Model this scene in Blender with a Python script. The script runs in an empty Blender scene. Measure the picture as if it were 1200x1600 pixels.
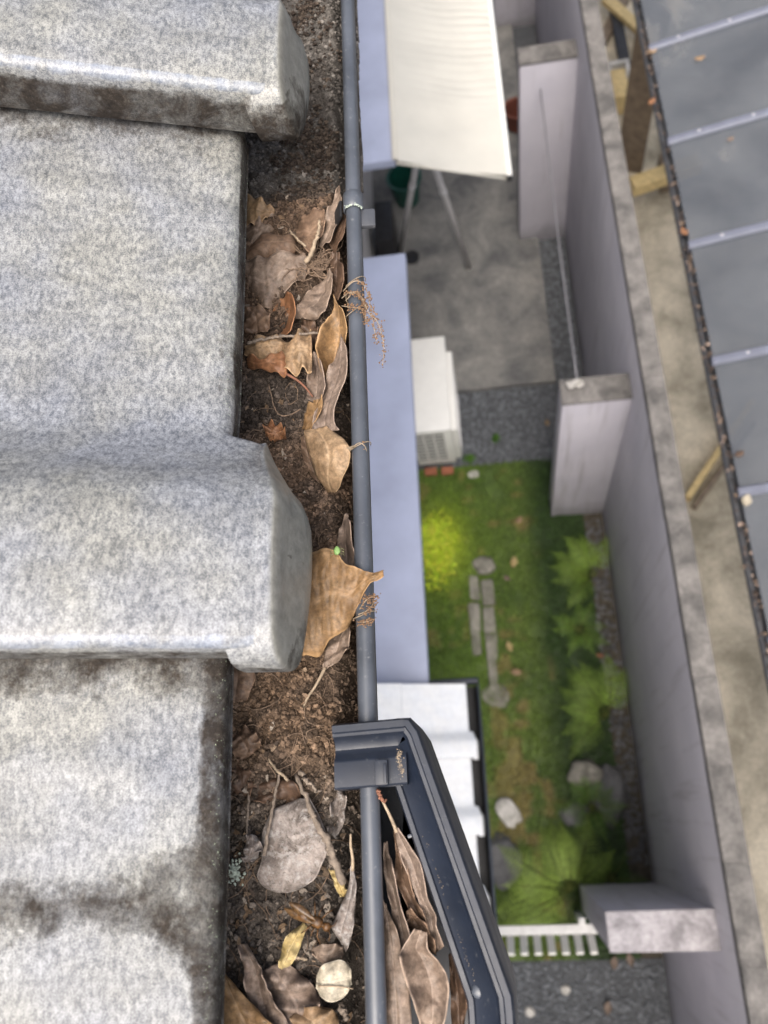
import bpy, bmesh, math, random
import numpy as np
from mathutils import Vector, Matrix, noise as mnoise

random.seed(7); rng = np.random.default_rng(7)
S = bpy.context.scene
COL = S.collection
PI = math.pi

# ------------------------------------------------------------------ camera
CAMZ = 6.3                      # metres above the garden
F = 1300.0                      # focal length in pixels of the 1200 x 1600 photograph
_n = np.array([212, 485, F]); _n /= np.linalg.norm(_n)
_u = np.array([-130.6, -3427, F]); _u /= np.linalg.norm(_u); _u -= _n * (_u @ _n); _u /= np.linalg.norm(_u)
RW = np.array([np.cross(_u, -_n), _u, -_n])
def at(px, py, h):
    """world point h metres below the camera seen at that place of the photograph"""
    d = RW @ np.array([px - 600, py - 800, F]); d = d * (h / -d[2])
    return np.array([d[0], d[1], CAMZ + d[2]])
def proj(p):
    c = RW.T @ (np.asarray(p, float) - np.array([0, 0, CAMZ]))
    return 600 + F * c[0] / c[2], 800 + F * c[1] / c[2], c[2]
cam = bpy.data.cameras.new('camera'); cam_o = bpy.data.objects.new('camera', cam); COL.objects.link(cam_o)
cam.sensor_fit = 'VERTICAL'; cam.sensor_height = 36; cam.lens = 36 * F / 1600
cam.clip_start = 0.02; cam.clip_end = 400
r_, u_, b_ = RW @ [1, 0, 0], RW @ [0, -1, 0], RW @ [0, 0, -1]
cam_o.matrix_world = Matrix([[r_[0], u_[0], b_[0], 0], [r_[1], u_[1], b_[1], 0], [r_[2], u_[2], b_[2], CAMZ], [0, 0, 0, 1]])
cam.dof.use_dof = True
cam.dof.focus_distance = proj(at(480, 720, .412))[2]
cam.dof.aperture_fstop = cam.lens / 2.8          # a 2.8 mm entrance pupil
S.camera = cam_o

# ------------------------------------------------------------------ sky, sun, exposure
SUN_EL, SUN_AZ = math.radians(65), math.radians(192)      # azimuth clockwise from +Y
w = bpy.data.worlds.new('World'); S.world = w; w.use_nodes = True
nt = w.node_tree; nt.nodes.clear()
sky = nt.nodes.new('ShaderNodeTexSky'); sky.sky_type = 'NISHITA'; sky.sun_disc = False
sky.sun_elevation = SUN_EL; sky.sun_rotation = SUN_AZ; sky.air_density = 1.0; sky.dust_density = 8.0; sky.ozone_density = 0.6
bg = nt.nodes.new('ShaderNodeBackground'); bg.inputs['Strength'].default_value = 0.15
wo = nt.nodes.new('ShaderNodeOutputWorld')
hs = nt.nodes.new('ShaderNodeHueSaturation'); hs.inputs['Saturation'].default_value = .72      # thin high cloud
nt.links.new(sky.outputs[0], hs.inputs['Color']); nt.links.new(hs.outputs[0], bg.inputs[0]); nt.links.new(bg.outputs[0], wo.inputs[0])
sun = bpy.data.lights.new('sun', 'SUN'); sun.energy = 1.5; sun.angle = math.radians(60); sun.color = (1, .95, .88)
sun_o = bpy.data.objects.new('sun', sun); COL.objects.link(sun_o)
sd = Vector((math.sin(SUN_AZ) * math.cos(SUN_EL), math.cos(SUN_AZ) * math.cos(SUN_EL), math.sin(SUN_EL)))
sun_o.rotation_euler = sd.to_track_quat('Z', 'Y').to_euler(); sun_o.location = (3, -3, 12)
S.view_settings.view_transform = 'Standard'; S.view_settings.look = 'None'; S.view_settings.gamma = 1
S.view_settings.use_curve_mapping = False
S.view_settings.exposure = 1.02

# ------------------------------------------------------------------ helpers
def tag(o, label=None, cat=None, group=None, kind=None):
    for k, v in (('label', label), ('category', cat), ('group', group), ('kind', kind)):
        if v: o[k] = v
    return o
def world_loc(o):
    l = np.zeros(3)
    while o is not None: l = l + np.array(o.location); o = o.parent
    return l
def thing(name, loc, label, cat, group=None):
    o = bpy.data.objects.new(name, None); COL.objects.link(o); o.location = [float(v) for v in loc]; o.empty_display_size = .05
    return tag(o, label, cat, group)
def mk(name, V, Fc, mat, parent=None, smooth=True, uv=None, col=None, attr=None, autosmooth=None):
    """one mesh object from world coordinates"""
    V = np.asarray(V, float)
    if parent is None: org = np.array([(V[:, 0].min() + V[:, 0].max()) / 2, (V[:, 1].min() + V[:, 1].max()) / 2, V[:, 2].min()])
    else: org = world_loc(parent)
    me = bpy.data.meshes.new(name)
    me.from_pydata((V - org).tolist(), [], Fc if isinstance(Fc, list) else [list(map(int, f)) for f in Fc])
    if uv is not None:
        l = me.uv_layers.new(name='UVMap'); vi = np.empty(len(me.loops), int); me.loops.foreach_get('vertex_index', vi)
        l.data.foreach_set('uv', np.asarray(uv, float)[vi].ravel())
    if col is not None:
        c = np.ones((len(V), 4)); c[:, :3] = col
        a = me.color_attributes.new('Col', 'FLOAT_COLOR', 'POINT'); a.data.foreach_set('color', c.ravel())
    for k, v in (attr or {}).items():
        a = me.attributes.new(k, 'FLOAT', 'POINT'); a.data.foreach_set('value', np.asarray(v, float))
    if smooth:
        me.polygons.foreach_set('use_smooth', [True] * len(me.polygons))
    me.materials.append(mat); me.update()
    o = bpy.data.objects.new(name, me); COL.objects.link(o)
    if parent is None: o.location = org
    else: o.parent = parent
    if autosmooth is not None:
        me.set_sharp_from_angle(angle=math.radians(autosmooth))
    return o
class MB:
    """collects shapes in world coordinates into one mesh"""
    def __init__(s): s.v = []; s.f = []; s.c = []
    def add(s, V, Fc, c=None):
        b = len(s.v); s.v += [tuple(map(float, p)) for p in V]; s.f += [[b + i for i in q] for q in Fc]
        s.c += [c or (1, 1, 1)] * len(V); return s
    def box(s, a, b, bev=0.0, rot=None, org=None, c=None):
        bm = bmesh.new(); bmesh.ops.create_cube(bm, size=1)
        a = np.array(a, float); b = np.array(b, float); m = (a + b) / 2; d = b - a
        for v in bm.verts: v.co = Vector([v.co[i] * d[i] for i in range(3)])
        if bev: bmesh.ops.bevel(bm, geom=bm.edges[:], offset=bev, segments=2, profile=.6, affect='EDGES')
        M = Matrix.Translation(Vector(m))
        if rot is not None:
            p = Vector(org if org is not None else m)
            M = Matrix.Translation(p) @ rot.to_4x4() @ Matrix.Translation(-p) @ M
        bm.verts.index_update()
        s.add([M @ v.co for v in bm.verts], [[v.index for v in f.verts] for f in bm.faces], c); bm.free(); return s
    def tube(s, P, R, n=7, caps=True, c=None):
        P = [np.array(p, float) for p in P]
        if not hasattr(R, '__len__'): R = [R] * len(P)
        V = []; prev = None
        for i, p in enumerate(P):
            d = (P[min(i + 1, len(P) - 1)] - P[max(i - 1, 0)]); d = d / (np.linalg.norm(d) + 1e-12)
            if prev is None:
                a = np.array([0, 0, 1.]) if abs(d[2]) < .9 else np.array([1., 0, 0]); prev = np.cross(d, a)
            x = prev - d * (prev @ d); x /= np.linalg.norm(x) + 1e-12; y = np.cross(d, x); prev = x
            for k in range(n):
                t = 2 * PI * k / n; V.append(p + R[i] * (math.cos(t) * x + math.sin(t) * y))
        Fc = []
        for i in range(len(P) - 1):
            for k in range(n):
                a = i * n + k; b = i * n + (k + 1) % n; Fc.append([a, b, b + n, a + n])
        if caps: Fc += [list(range(n))[::-1], [len(V) - n + k for k in range(n)]]
        return s.add(V, Fc, c)
    def ico(s, p, r, sub=1, squash=(1, 1, 1), jit=0.0, c=None, rot=None):
        V, Fc = ICO[sub]
        V = V * (1 + jit * (rng.random((len(V), 1)) - .5) * 2) * np.array(squash) * r
        if rot is not None: V = V @ np.array(rot).T
        return s.add(V + np.array(p), Fc, c)
    def build(s, name, mat, parent=None, smooth=True, col=False, autosmooth=None):
        return mk(name, s.v, s.f, mat, parent, smooth, col=np.array(s.c) if col else None, autosmooth=autosmooth)
def _ico(sub):
    bm = bmesh.new(); bmesh.ops.create_icosphere(bm, subdivisions=sub, radius=1); bm.verts.index_update()
    r = (np.array([v.co[:] for v in bm.verts]), [[v.index for v in f.verts] for f in bm.faces]); bm.free(); return r
ICO = {1: _ico(1), 2: _ico(2), 3: _ico(3)}
def smoothstep(a, b, x): t = np.clip((x - a) / (b - a), 0, 1); return t * t * (3 - 2 * t)
def vnoise(x, y, seed=0):
    """smooth 2d value noise, arrays in, -1..1 out"""
    xi = np.floor(x).astype(np.int64); yi = np.floor(y).astype(np.int64); fx = x - xi; fy = y - yi
    fx = fx * fx * (3 - 2 * fx); fy = fy * fy * (3 - 2 * fy)
    def hsh(a, b):
        n = (a * 374761393 + b * 668265263 + seed * 1442695041) & 0xFFFFFFFF
        n = ((n ^ (n >> 13)) * 1274126177) & 0xFFFFFFFF
        return ((n ^ (n >> 16)) & 0xFFFF) / 32767.5 - 1
    return (hsh(xi, yi) * (1 - fx) + hsh(xi + 1, yi) * fx) * (1 - fy) + (hsh(xi, yi + 1) * (1 - fx) + hsh(xi + 1, yi + 1) * fx) * fy
def fbm(x, y, o=4, seed=0):
    r = 0; a = 1; t = 0
    for i in range(o): r = r + a * vnoise(x * 2 ** i, y * 2 ** i, seed + i); t += a; a *= .55
    return r / t
def catmull(P, n):
    P = np.asarray(P, float); m = len(P); out = []
    Q = np.vstack([2 * P[0] - P[1], P, 2 * P[-1] - P[-2]])
    for t in np.linspace(0, m - 1, n):
        i = min(int(t), m - 2); f = t - i; a, b, c, d = Q[i:i + 4]
        out.append(.5 * (2 * b + (c - a) * f + (2 * a - 5 * b + 4 * c - d) * f * f + (3 * b - a - 3 * c + d) * f ** 3))
    return np.array(out)

# ------------------------------------------------------------------ materials
class NT:
    def __init__(s, name):
        s.m = bpy.data.materials.new(name); s.m.use_nodes = True; s.t = s.m.node_tree
        s.b = s.t.nodes['Principled BSDF']; s._tc = None
    def n(s, typ, **kw):
        o = s.t.nodes.new(typ)
        for k, v in kw.items():
            if hasattr(o, k): setattr(o, k, v)
        return o
    def set(s, node, key, val):
        if isinstance(val, bpy.types.NodeSocket): s.t.links.new(val, node.inputs[key])
        else: node.inputs[key].default_value = val
    def coord(s, which='Object'):
        if s._tc is None: s._tc = s.n('ShaderNodeTexCoord')
        return s._tc.outputs[which]
    def geo(s): return s.n('ShaderNodeNewGeometry').outputs['Position']
    def noise(s, scale, detail=4, rough=.6, vec=None, dist=0):
        o = s.n('ShaderNodeTexNoise'); s.set(o, 'Vector', vec or s.geo()); s.set(o, 'Scale', scale); s.set(o, 'Detail', detail); s.set(o, 'Roughness', rough); s.set(o, 'Distortion', dist); return o.outputs['Fac']
    def voro(s, scale, vec=None, feature='F1', out='Distance'):
        o = s.n('ShaderNodeTexVoronoi', feature=feature); s.set(o, 'Vector', vec or s.geo()); s.set(o, 'Scale', scale); return o.outputs[out]
    def ramp(s, fac, stops, interp='LINEAR'):
        o = s.n('ShaderNodeValToRGB'); s.set(o, 'Fac', fac); e = o.color_ramp; e.interpolation = interp
        while len(e.elements) > 1: e.elements.remove(e.elements[-1])
        for i, (p, c) in enumerate(stops):
            q = e.elements[0] if i == 0 else e.elements.new(p)
            q.position = p; c = (c, c, c) if not hasattr(c, '__len__') else c; q.color = (*c, 1)
        return o.outputs['Color']
    def mix(s, fac, a, b, mode='MIX'):
        o = s.n('ShaderNodeMix', data_type='RGBA', blend_type=mode)
        def put(i, v):
            if isinstance(v, bpy.types.NodeSocket): s.t.links.new(v, o.inputs[i])
            else: o.inputs[i].default_value = v if i == 0 else (*v, 1)
        put(0, fac); put(6, a); put(7, b); return o.outputs[2]
    def math(s, op, a, b=0.0, c=0.0, clamp=False):
        o = s.n('ShaderNodeMath', operation=op, use_clamp=clamp)
        for i, v in enumerate((a, b, c)):
            if isinstance(v, bpy.types.NodeSocket): s.t.links.new(v, o.inputs[i])
            else: o.inputs[i].default_value = v
        return o.outputs[0]
    def attr(s, name, out='Fac'): return s.n('ShaderNodeAttribute', attribute_name=name).outputs[out]
    def bump(s, height, strength=.3, dist=.001):
        o = s.n('ShaderNodeBump'); s.set(o, 'Height', height); s.set(o, 'Strength', strength); s.set(o, 'Distance', dist); s.set(s.b, 'Normal', o.outputs[0])
    def done(s, color=None, rough=.6, spec=.5, metal=0.0, **kw):
        if color is not None: s.set(s.b, 'Base Color', color if isinstance(color, bpy.types.NodeSocket) else (*color, 1))
        s.set(s.b, 'Roughness', rough); s.set(s.b, 'Specular IOR Level', spec); s.set(s.b, 'Metallic', metal)
        for k, v in kw.items(): s.set(s.b, k, v)
        return s.m
def plain(name, c, rough=.6, var=.25, scale=20, bump=0.0, spec=.5, bscale=None, **kw):
    t = NT(name); nz = t.noise(scale, 5); c = np.array(c)
    col = t.ramp(nz, [(.3, tuple(c * (1 - var))), (.7, tuple(np.minimum(c * (1 + var), .95)))])
    if bump: t.bump(t.noise(bscale or scale * 3, 5), bump, .002)
    return t.done(col, rough, spec, **kw)
M = {}
def m_tile(name, c_dark, c_light, fine=420., rough=.42, var=1.0):
    t = NT(name)
    mpv = t.n('ShaderNodeMapping'); t.set(mpv, 'Vector', t.geo()); mpv.inputs['Scale'].default_value = (1.0, .55, 1.0); mpv.inputs['Rotation'].default_value = (0, 0, .35)
    n1 = t.noise(fine * .85, 4, .75, mpv.outputs[0]); n2 = t.noise(fine * 2.6, 2, .6); n3 = t.noise(14, 4, .6); n4 = t.noise(33, 5, .7, None, .8)
    mixn = t.math('ADD', t.math('MULTIPLY', n1, .62), t.math('MULTIPLY', n2, .38))
    base = t.ramp(mixn, [(.40, c_dark), (.5, tuple((np.array(c_dark) + np.array(c_light)) / 2)), (.60, c_light)])
    tint = t.ramp(n3, [(.35, (1 - .15 * var, 1 - .115 * var, 1.0)), (.62, (1.0, .99, 1 - .06 * var))])
    base = t.mix(1.0, base, tint, 'MULTIPLY')
    base = t.mix(1.0, base, t.ramp(n4, [(.3, 1 - .22 * var), (.7, 1 + .15 * var)]), 'MULTIPLY')
    ms = t.n('ShaderNodeMapping'); t.set(ms, 'Vector', t.geo()); ms.inputs['Scale'].default_value = (7, 95, 7)
    base = t.mix(1.0, base, t.ramp(t.noise(1.0, 5, .7, ms.outputs[0], .3), [(.32, 1 - .17 * var), (.68, 1 + .10 * var)]), 'MULTIPLY')
    ol = t.attr('olive'); base = t.mix(t.math('MULTIPLY', ol, .8), base, t.ramp(t.noise(150, 5, .7), [(.3, (.12, .117, .10)), (.7, (.25, .246, .215))]))
    st = t.attr('stain')
    nn = t.noise(70, 6, .72); nf = t.noise(330, 4, .7)
    k = t.math('ADD', st, t.math('ADD', t.math('MULTIPLY', t.math('SUBTRACT', nn, .5), 1.75), t.math('MULTIPLY', t.math('SUBTRACT', nf, .5), .55)))
    k = t.ramp(k, [(.30, 0.), (.50, .55), (.80, 1.)])
    k = t.math('MULTIPLY', k, t.ramp(t.noise(45, 5, .7, None, .7), [(.36, .62), (.58, 1.)]))
    chip = t.ramp(t.math('ADD', t.math('MULTIPLY', t.attr('olive'), .06), t.noise(95, 5, .75, None, .4)), [(.715, 0.), (.735, 1.)]); base = t.mix(t.math('MULTIPLY', chip, .8), base, (.065, .055, .048))
    dirt = t.ramp(t.noise(260, 5, .75), [(.3, (.012, .0095, .008)), (.55, (.030, .0235, .0185)), (.76, (.10, .086, .072))])
    base = t.mix(t.math('MULTIPLY', k, .95), base, dirt)
    moss = t.attr('moss'); mk_ = t.ramp(t.math('ADD', t.math('MULTIPLY', moss, .085), t.noise(700, 3, .7)), [(.72, 0.), (.78, 1.)])
    base = t.mix(t.math('MULTIPLY', mk_, moss), base, (.36, .42, .30))
    gl = t.attr('glaze_and_sky_highlight'); gk = t.ramp(t.math('ADD', gl, t.math('MULTIPLY', t.math('SUBTRACT', t.noise(90, 4), .5), .9)), [(.62, 0.), (.95, 1.)])
    gk = t.math('MULTIPLY', gk, t.math('SUBTRACT', 1.0, k)); base = t.mix(t.math('MULTIPLY', gk, .45), base, (.23, .28, .38))  # smooth glazed arris, its blue sky highlight painted into the colour
    t.bump(t.math('ADD', t.math('MULTIPLY', n1, .7), t.math('MULTIPLY', nn, .8)), .22, .0012)
    rg = t.mix(gk, t.ramp(k, [(0, rough), (1, .8)]), (.27, .27, .27))
    return t.done(base, rg, t.ramp(k, [(0, .5), (1, .08)]))
M['tile'] = m_tile('weathered_glazed_tile', (.092, .097, .103), (.300, .302, .292), 500.)
M['tile_sky_bright'] = m_tile('sky_bright_tile', (.66, .67, .67), (.74, .745, .73), 60., .4, .25)  # the grey tile whitened, sky reflection painted into its colour
def m_plastic(name, c, rough=.35, dust=.25):
    t = NT(name); d = t.ramp(t.noise(300, 5, .75), [(.60, 0.), (.72, 1.)])
    g = t.ramp(t.noise(35, 4), [(.3, tuple(np.array(c) * .8)), (.7, tuple(np.array(c) * 1.25))])
    col = t.mix(t.math('MULTIPLY', d, dust), g, (.45, .45, .43))
    t.bump(t.noise(160, 4), .06, .001)
    return t.done(col, t.ramp(t.noise(60, 4), [(.3, rough), (.7, rough + .15)]), .5)
M['bead'] = m_plastic('grey_gutter_plastic', (.056, .063, .076), .28, .22)
M['trough'] = m_plastic('dark_gutter_plastic', (.009, .009, .010), .5, .12)
M['trough2'] = m_plastic('mid_grey_plastic', (.045, .048, .055), .4, .3)
M['hopper'] = m_plastic('navy_black_plastic', (.008, .012, .022), .36, .10)
def m_soil():
    t = NT('gutter_soil'); a = t.attr('Col', 'Color')
    n = t.noise(900, 5, .75); f = t.ramp(n, [(.30, .22), (.5, .95), (.70, 2.0)])
    t.bump(t.noise(700, 6, .75), .8, .0015)
    return t.done(t.mix(1.0, a, f, 'MULTIPLY'), .95, .15)
M['soil'] = m_soil()
def m_crumb():
    t = NT('soil_crumbs'); a = t.attr('Col', 'Color'); t.bump(t.noise(1500, 4), .5, .0005)
    return t.done(t.mix(1.0, a, t.ramp(t.noise(1400, 3), [(.3, .6), (.7, 1.4)]), 'MULTIPLY'), .9, .2)
M['crumb'] = m_crumb()
def m_leaf(name, c1, c2, spot=(.035, .025, .018), spots=.3, mould=0.0, rough=.55):
    c1 = tuple(.74 * v for v in c1); c2 = tuple(.76 * v for v in c2)
    t = NT(name); uv = t.coord('UV'); sep = t.n('ShaderNodeSeparateXYZ'); t.set(sep, 0, uv); u, v = sep.outputs[0], sep.outputs[1]
    off = t.math('ABSOLUTE', t.math('SUBTRACT', v, .5))
    rnd = t.n('ShaderNodeObjectInfo').outputs['Random']
    mp = t.n('ShaderNodeVectorMath', operation='ADD'); t.set(mp, 0, t.geo()); t.set(mp, 1, rnd); P = mp.outputs[0]
    base = t.mix(t.ramp(t.noise(55, 5, .65, P, .6), [(.36, 0.), (.64, 1.)]), c1, c2)
    base = t.mix(1.0, base, t.ramp(t.noise(420, 5, .75, P), [(.3, .55), (.7, 1.35)]), 'MULTIPLY')
    base = t.mix(1.0, base, t.ramp(t.noise(110, 4, .7, P, .5), [(.3, .70), (.7, 1.2)]), 'MULTIPLY')
    # veins: a midrib and slanting side veins
    mid = t.ramp(off, [(.0, 1.), (.018, .9), (.04, 0.)])
    sv = t.math('FRACT', t.math('ADD', t.math('SUBTRACT', t.math('MULTIPLY', u, 7.5), t.math('MULTIPLY', off, 5.5)), t.math('MULTIPLY', t.noise(90, 3, .5, P), .55)))
    side = t.ramp(t.math('ABSOLUTE', t.math('SUBTRACT', sv, .5)), [(.0, 1.), (.05, 0.)])
    vn = t.math('MAXIMUM', mid, t.math('MULTIPLY', side, .26))
    base = t.mix(t.math('MULTIPLY', vn, .28), base, tuple(np.minimum(np.array(c2) * 1.5 + .03, .8)))
    sp = t.ramp(t.noise(650, 3, .6, P), [(.66 - .05 * spots, 0.), (.72, 1.)])
    base = t.mix(t.math('MULTIPLY', sp, min(1, spots * 1.6)), base, spot)
    bl = t.ramp(t.noise(60, 6, .75, P, 1.0), [(.52, 0.), (.66, 1.)])
    base = t.mix(t.math('MULTIPLY', bl, .35 + .3 * spots + .3 * mould), base, spot)
    if mould:
        mo = t.ramp(t.noise(240, 6, .8, P), [(.50, 0.), (.60, 1.)]); base = t.mix(t.math('MULTIPLY', mo, mould), base, (.34, .325, .31))
    edge = t.ramp(off, [(.468, 0.), (.49, 1.)]); base = t.mix(t.math('MULTIPLY', edge, .6), base, tuple(np.minimum(np.array(c2) * 1.7, .75)))
    t.bump(t.math('ADD', t.math('MULTIPLY', vn, .6), t.noise(380, 4, .6, P)), .35, .0008)
    return t.done(base, rough, .35)
LEAF = {
    'tan': m_leaf('tan_dry_leaf', (.30, .19, .105), (.42, .29, .17), spots=.25),
    'ochre': m_leaf('ochre_dry_leaf', (.235, .135, .06), (.33, .205, .10), spots=.3, rough=.5),
    'brown': m_leaf('brown_dry_leaf', (.15, .092, .06), (.25, .165, .11), spots=.25),
    'greybrown': m_leaf('grey_brown_dry_leaf', (.18, .13, .10), (.29, .22, .175), spots=.35),
    'rust': m_leaf('rust_dry_leaf', (.23, .095, .042), (.32, .16, .08), spots=.2),
    'dark': m_leaf('dark_wet_leaf', (.075, .045, .03), (.14, .085, .055), spots=.3),
    'grey': m_leaf('mouldy_grey_leaf', (.17, .135, .115), (.31, .27, .245), spots=.8, mould=.6, rough=.75),
    'pale': m_leaf('pale_papery_leaf', (.40, .35, .26), (.52, .47, .37), spots=.2, rough=.65),
    'yellow': m_leaf('yellow_flaking_leaf', (.42, .31, .12), (.55, .44, .22), spots=.6),
    'pink': m_leaf('pinkish_brown_leaf', (.195, .140, .105), (.295, .222, .170), spots=.25)}
M['twig'] = plain('dry_twig', (.17, .135, .105), .8, .4, 300, .4)
M['twig_pale'] = plain('pale_stalk', (.27, .21, .145), .75, .3, 300, .3)
M['twig_red'] = plain('reddish_stalk', (.20, .085, .05), .7, .3, 300, .3)
M['fibre'] = plain('root_fibre', (.16, .11, .075), .85, .5, 400)
M['seed'] = plain('dry_seed', (.19, .11, .058), .75, .45, 700, .3)
M['lichen'] = plain('grey_green_lichen', (.42, .48, .40), .95, .35, 700, .6)
M['bug_leg'] = plain('bug_leg', (.20, .20, .09), .5, .25, 500)
M['bug'] = plain('green_bug', (.17, .29, .09), .5, .25, 500)
M['hornet_body'] = plain('hornet_shell', (.07, .031, .007), .45, .9, 330, .2)
t = NT('hornet_wing'); M['wing'] = t.done(t.ramp(t.noise(600, 3), [(.35, (.05, .026, .010)), (.65, (.14, .08, .035))]), .3, .5, Alpha=.85)
M['lavender'] = plain('lavender_painted_metal', (.33, .36, .47), .42, .12, 3.5, .08)
def m_conc(name, c, dark, s=3., fine=60., b=.4):
    t = NT(name); a = t.ramp(t.noise(s, 6, .65, None, .4), [(.35, dark), (.62, c)])
    a = t.mix(1., a, t.ramp(t.noise(fine, 5, .7), [(.3, .72), (.7, 1.2)]), 'MULTIPLY'); t.bump(t.noise(fine * 2, 5), b, .004)
    return t.done(a, .9, .25)
M['slab'] = m_conc('mottled_concrete', (.26, .255, .24), (.115, .117, .12), 2.6)
M['khaki'] = m_conc('khaki_concrete', (.66, .59, .46), (.26, .235, .175), 1.7)
M['coping'] = m_conc('weathered_coping', (.19, .18, .172), (.085, .082, .08), 8., 70.)
def m_wall():
    t = NT('mauve_render'); a = t.ramp(t.noise(2.2, 5), [(.3, (.47, .46, .52)), (.7, (.56, .545, .60))])
    mp = t.n('ShaderNodeMapping'); t.set(mp, 'Vector', t.geo()); mp.inputs['Scale'].default_value = (14, 14, .8)
    s = t.ramp(t.noise(1.0, 5, .7, mp.outputs[0]), [(.55, 0.), (.75, 1.)]); a = t.mix(t.math('MULTIPLY', s, .55), a, (.24, .22, .235))
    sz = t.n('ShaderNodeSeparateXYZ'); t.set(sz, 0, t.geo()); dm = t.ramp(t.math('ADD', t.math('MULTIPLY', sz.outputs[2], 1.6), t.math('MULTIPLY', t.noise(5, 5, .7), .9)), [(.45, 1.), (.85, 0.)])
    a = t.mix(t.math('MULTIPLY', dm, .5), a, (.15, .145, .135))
    t.bump(t.noise(220, 4), .25, .003); return t.done(a, .85, .25)
M['wall'] = m_wall()
M['cap'] = m_conc('stained_buttress_top', (.42, .40, .42), (.20, .19, .20), 9., 70.)
M['house_wall'] = plain('house_render', (.62, .61, .60), .85, .1, 8, .2)
M['white'] = plain('white_painted_steel', (.78, .78, .75), .4, .05, 8)
M['offwhite'] = plain('ageing_white_plastic', (.66, .66, .66), .55, .12, 30)
M['dark'] = plain('dark_interior', (.02, .02, .022), .5, .4, 20)
M['fabric'] = plain('cream_canvas', (.54, .52, .46), .85, .05, 5, .15, bscale=500)
M['alu'] = plain('dull_aluminium', (.55, .54, .53), .5, .12, 30)
M['wire'] = plain('grey_wire', (.20, .20, .22), .5, .15, 30)
M['grave_base'] = plain('gravel_bed', (.075, .08, .088), .95, .5, 60, .8)
M['gravel'] = plain('grey_gravel', (.13, .14, .155), .85, .5, 25, .3)
M['dirt'] = plain('garden_soil', (.07, .06, .045), .95, .5, 25, .8)
def m_col(name, rough=.7, spec=.3, var=.3, scale=30):
    t = NT(name); a = t.attr('Col', 'Color')
    return t.done(t.mix(1., a, t.ramp(t.noise(scale, 3), [(.3, 1 - var), (.7, 1 + var)]), 'MULTIPLY'), rough, spec)
M['grass'] = m_col('grass_blades', .6, .3)
M['fern'] = m_col('fern_green', .55, .35, .25, 25)
M['rock'] = m_conc('garden_rock', (.30, .285, .25), (.15, .145, .12), 9, 80, .8)
M['rock_dark'] = m_conc('dark_garden_rock', (.16, .16, .165), (.08, .08, .085), 9, 80, .8)
M['rock_white'] = m_conc('pale_garden_rock', (.62, .60, .57), (.34, .33, .30), 14, 80, .8)
M['brick'] = plain('red_brick', (.30, .11, .06), .9, .35, 40, .4)
M['wood_brown'] = plain('brown_timber', (.17, .13, .09), .75, .3, 18, .3)
M['wood_tan'] = plain('tan_timber', (.55, .42, .20), .7, .25, 25, .3)
M['pot'] = plain('terracotta_pot', (.14, .045, .03), .75, .25, 25)
M['green_plastic'] = plain('dark_green_plastic', (.01, .075, .055), .4, .2, 25)
M['litter'] = m_col('small_leaf_litter', .8, .2, .4, 60)
M['carport_bar'] = plain('blue_grey_aluminium', (.13, .14, .18), .4, .1, 20, metal=.2)
def m_poly():
    t = NT('smoked_polycarbonate'); a = t.ramp(t.noise(2.0, 5, .6, None, .5), [(.3, (.06, .068, .082)), (.62, (.10, .11, .125)), (.8, (.19, .19, .185))])
    return t.done(a, t.ramp(t.noise(5, 4), [(.3, .22), (.7, .42)]), .5, Alpha=.66)
M['poly'] = m_poly()
# ------------------------------------------------------------------ the ground
def sheet(name, x0, x1, y0, y1, z, mat, thick=0.0, n=1, rough_edge=0.0):
    if thick: return MB().box((x0, y0, z - thick), (x1, y1, z), min(.012, thick * .3)).build(name, mat, autosmooth=40)
    return mk(name, [(x0, y0, z), (x1, y0, z), (x1, y1, z), (x0, y1, z)], [[0, 1, 2, 3]], mat, smooth=False)
tag(sheet('ground', -40, 40, -40, 40, 0, M['dirt']), kind='structure')
tag(sheet('concrete_slab', -.95, .615, 3.42, 9.0, .06, M['slab'], .12), kind='structure')
tag(sheet('gravel_bed', -.95, .845, 2.72, 3.44, .012, M['grave_base']), kind='structure')
tag(sheet('gravel_strip', .612, .845, 3.44, 9.0, .010, M['grave_base']), kind='structure')
tag(sheet('gravel_path', -.95, .845, -6., -.86, .012, M['grave_base']), kind='structure')
tag(sheet('neighbour_paving', 1.0, 7.0, -8., 12., .03, M['khaki'], .06), kind='structure')
def scatter_stones(name, label, regions, n, rmin, rmax, mat):
    mb = MB()
    A = [(b - a) * (d - c) for a, b, c, d, z in regions]; tot = sum(A)
    for (a, b, c, d, z), ar in zip(regions, A):
        for _ in range(int(n * ar / tot)):
            r = random.uniform(rmin, rmax)
            mb.ico((random.uniform(a, b), random.uniform(c, d), z + r * .3), r, 1, (1, random.uniform(.6, 1), random.uniform(.5, .8)), .25)
    o = mb.build(name, mat, smooth=False); return tag(o, label, 'gravel', kind='stuff')
scatter_stones('gravel', 'loose dark grey gravel between lawn, slab and boundary wall',
               [(-.5, .84, 2.74, 3.41, .012), (.62, .84, 3.42, 6.5, .01), (-.3, .84, -1.7, -.88, .012)], 5200, .007, .017, M['gravel'])
scatter_stones('wall_foot_gravel', 'small stones and crumbs along the foot of the boundary wall',
               [(.70, .84, -.3, 2.2, .005)], 500, .008, .025, M['rock_dark'])

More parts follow.
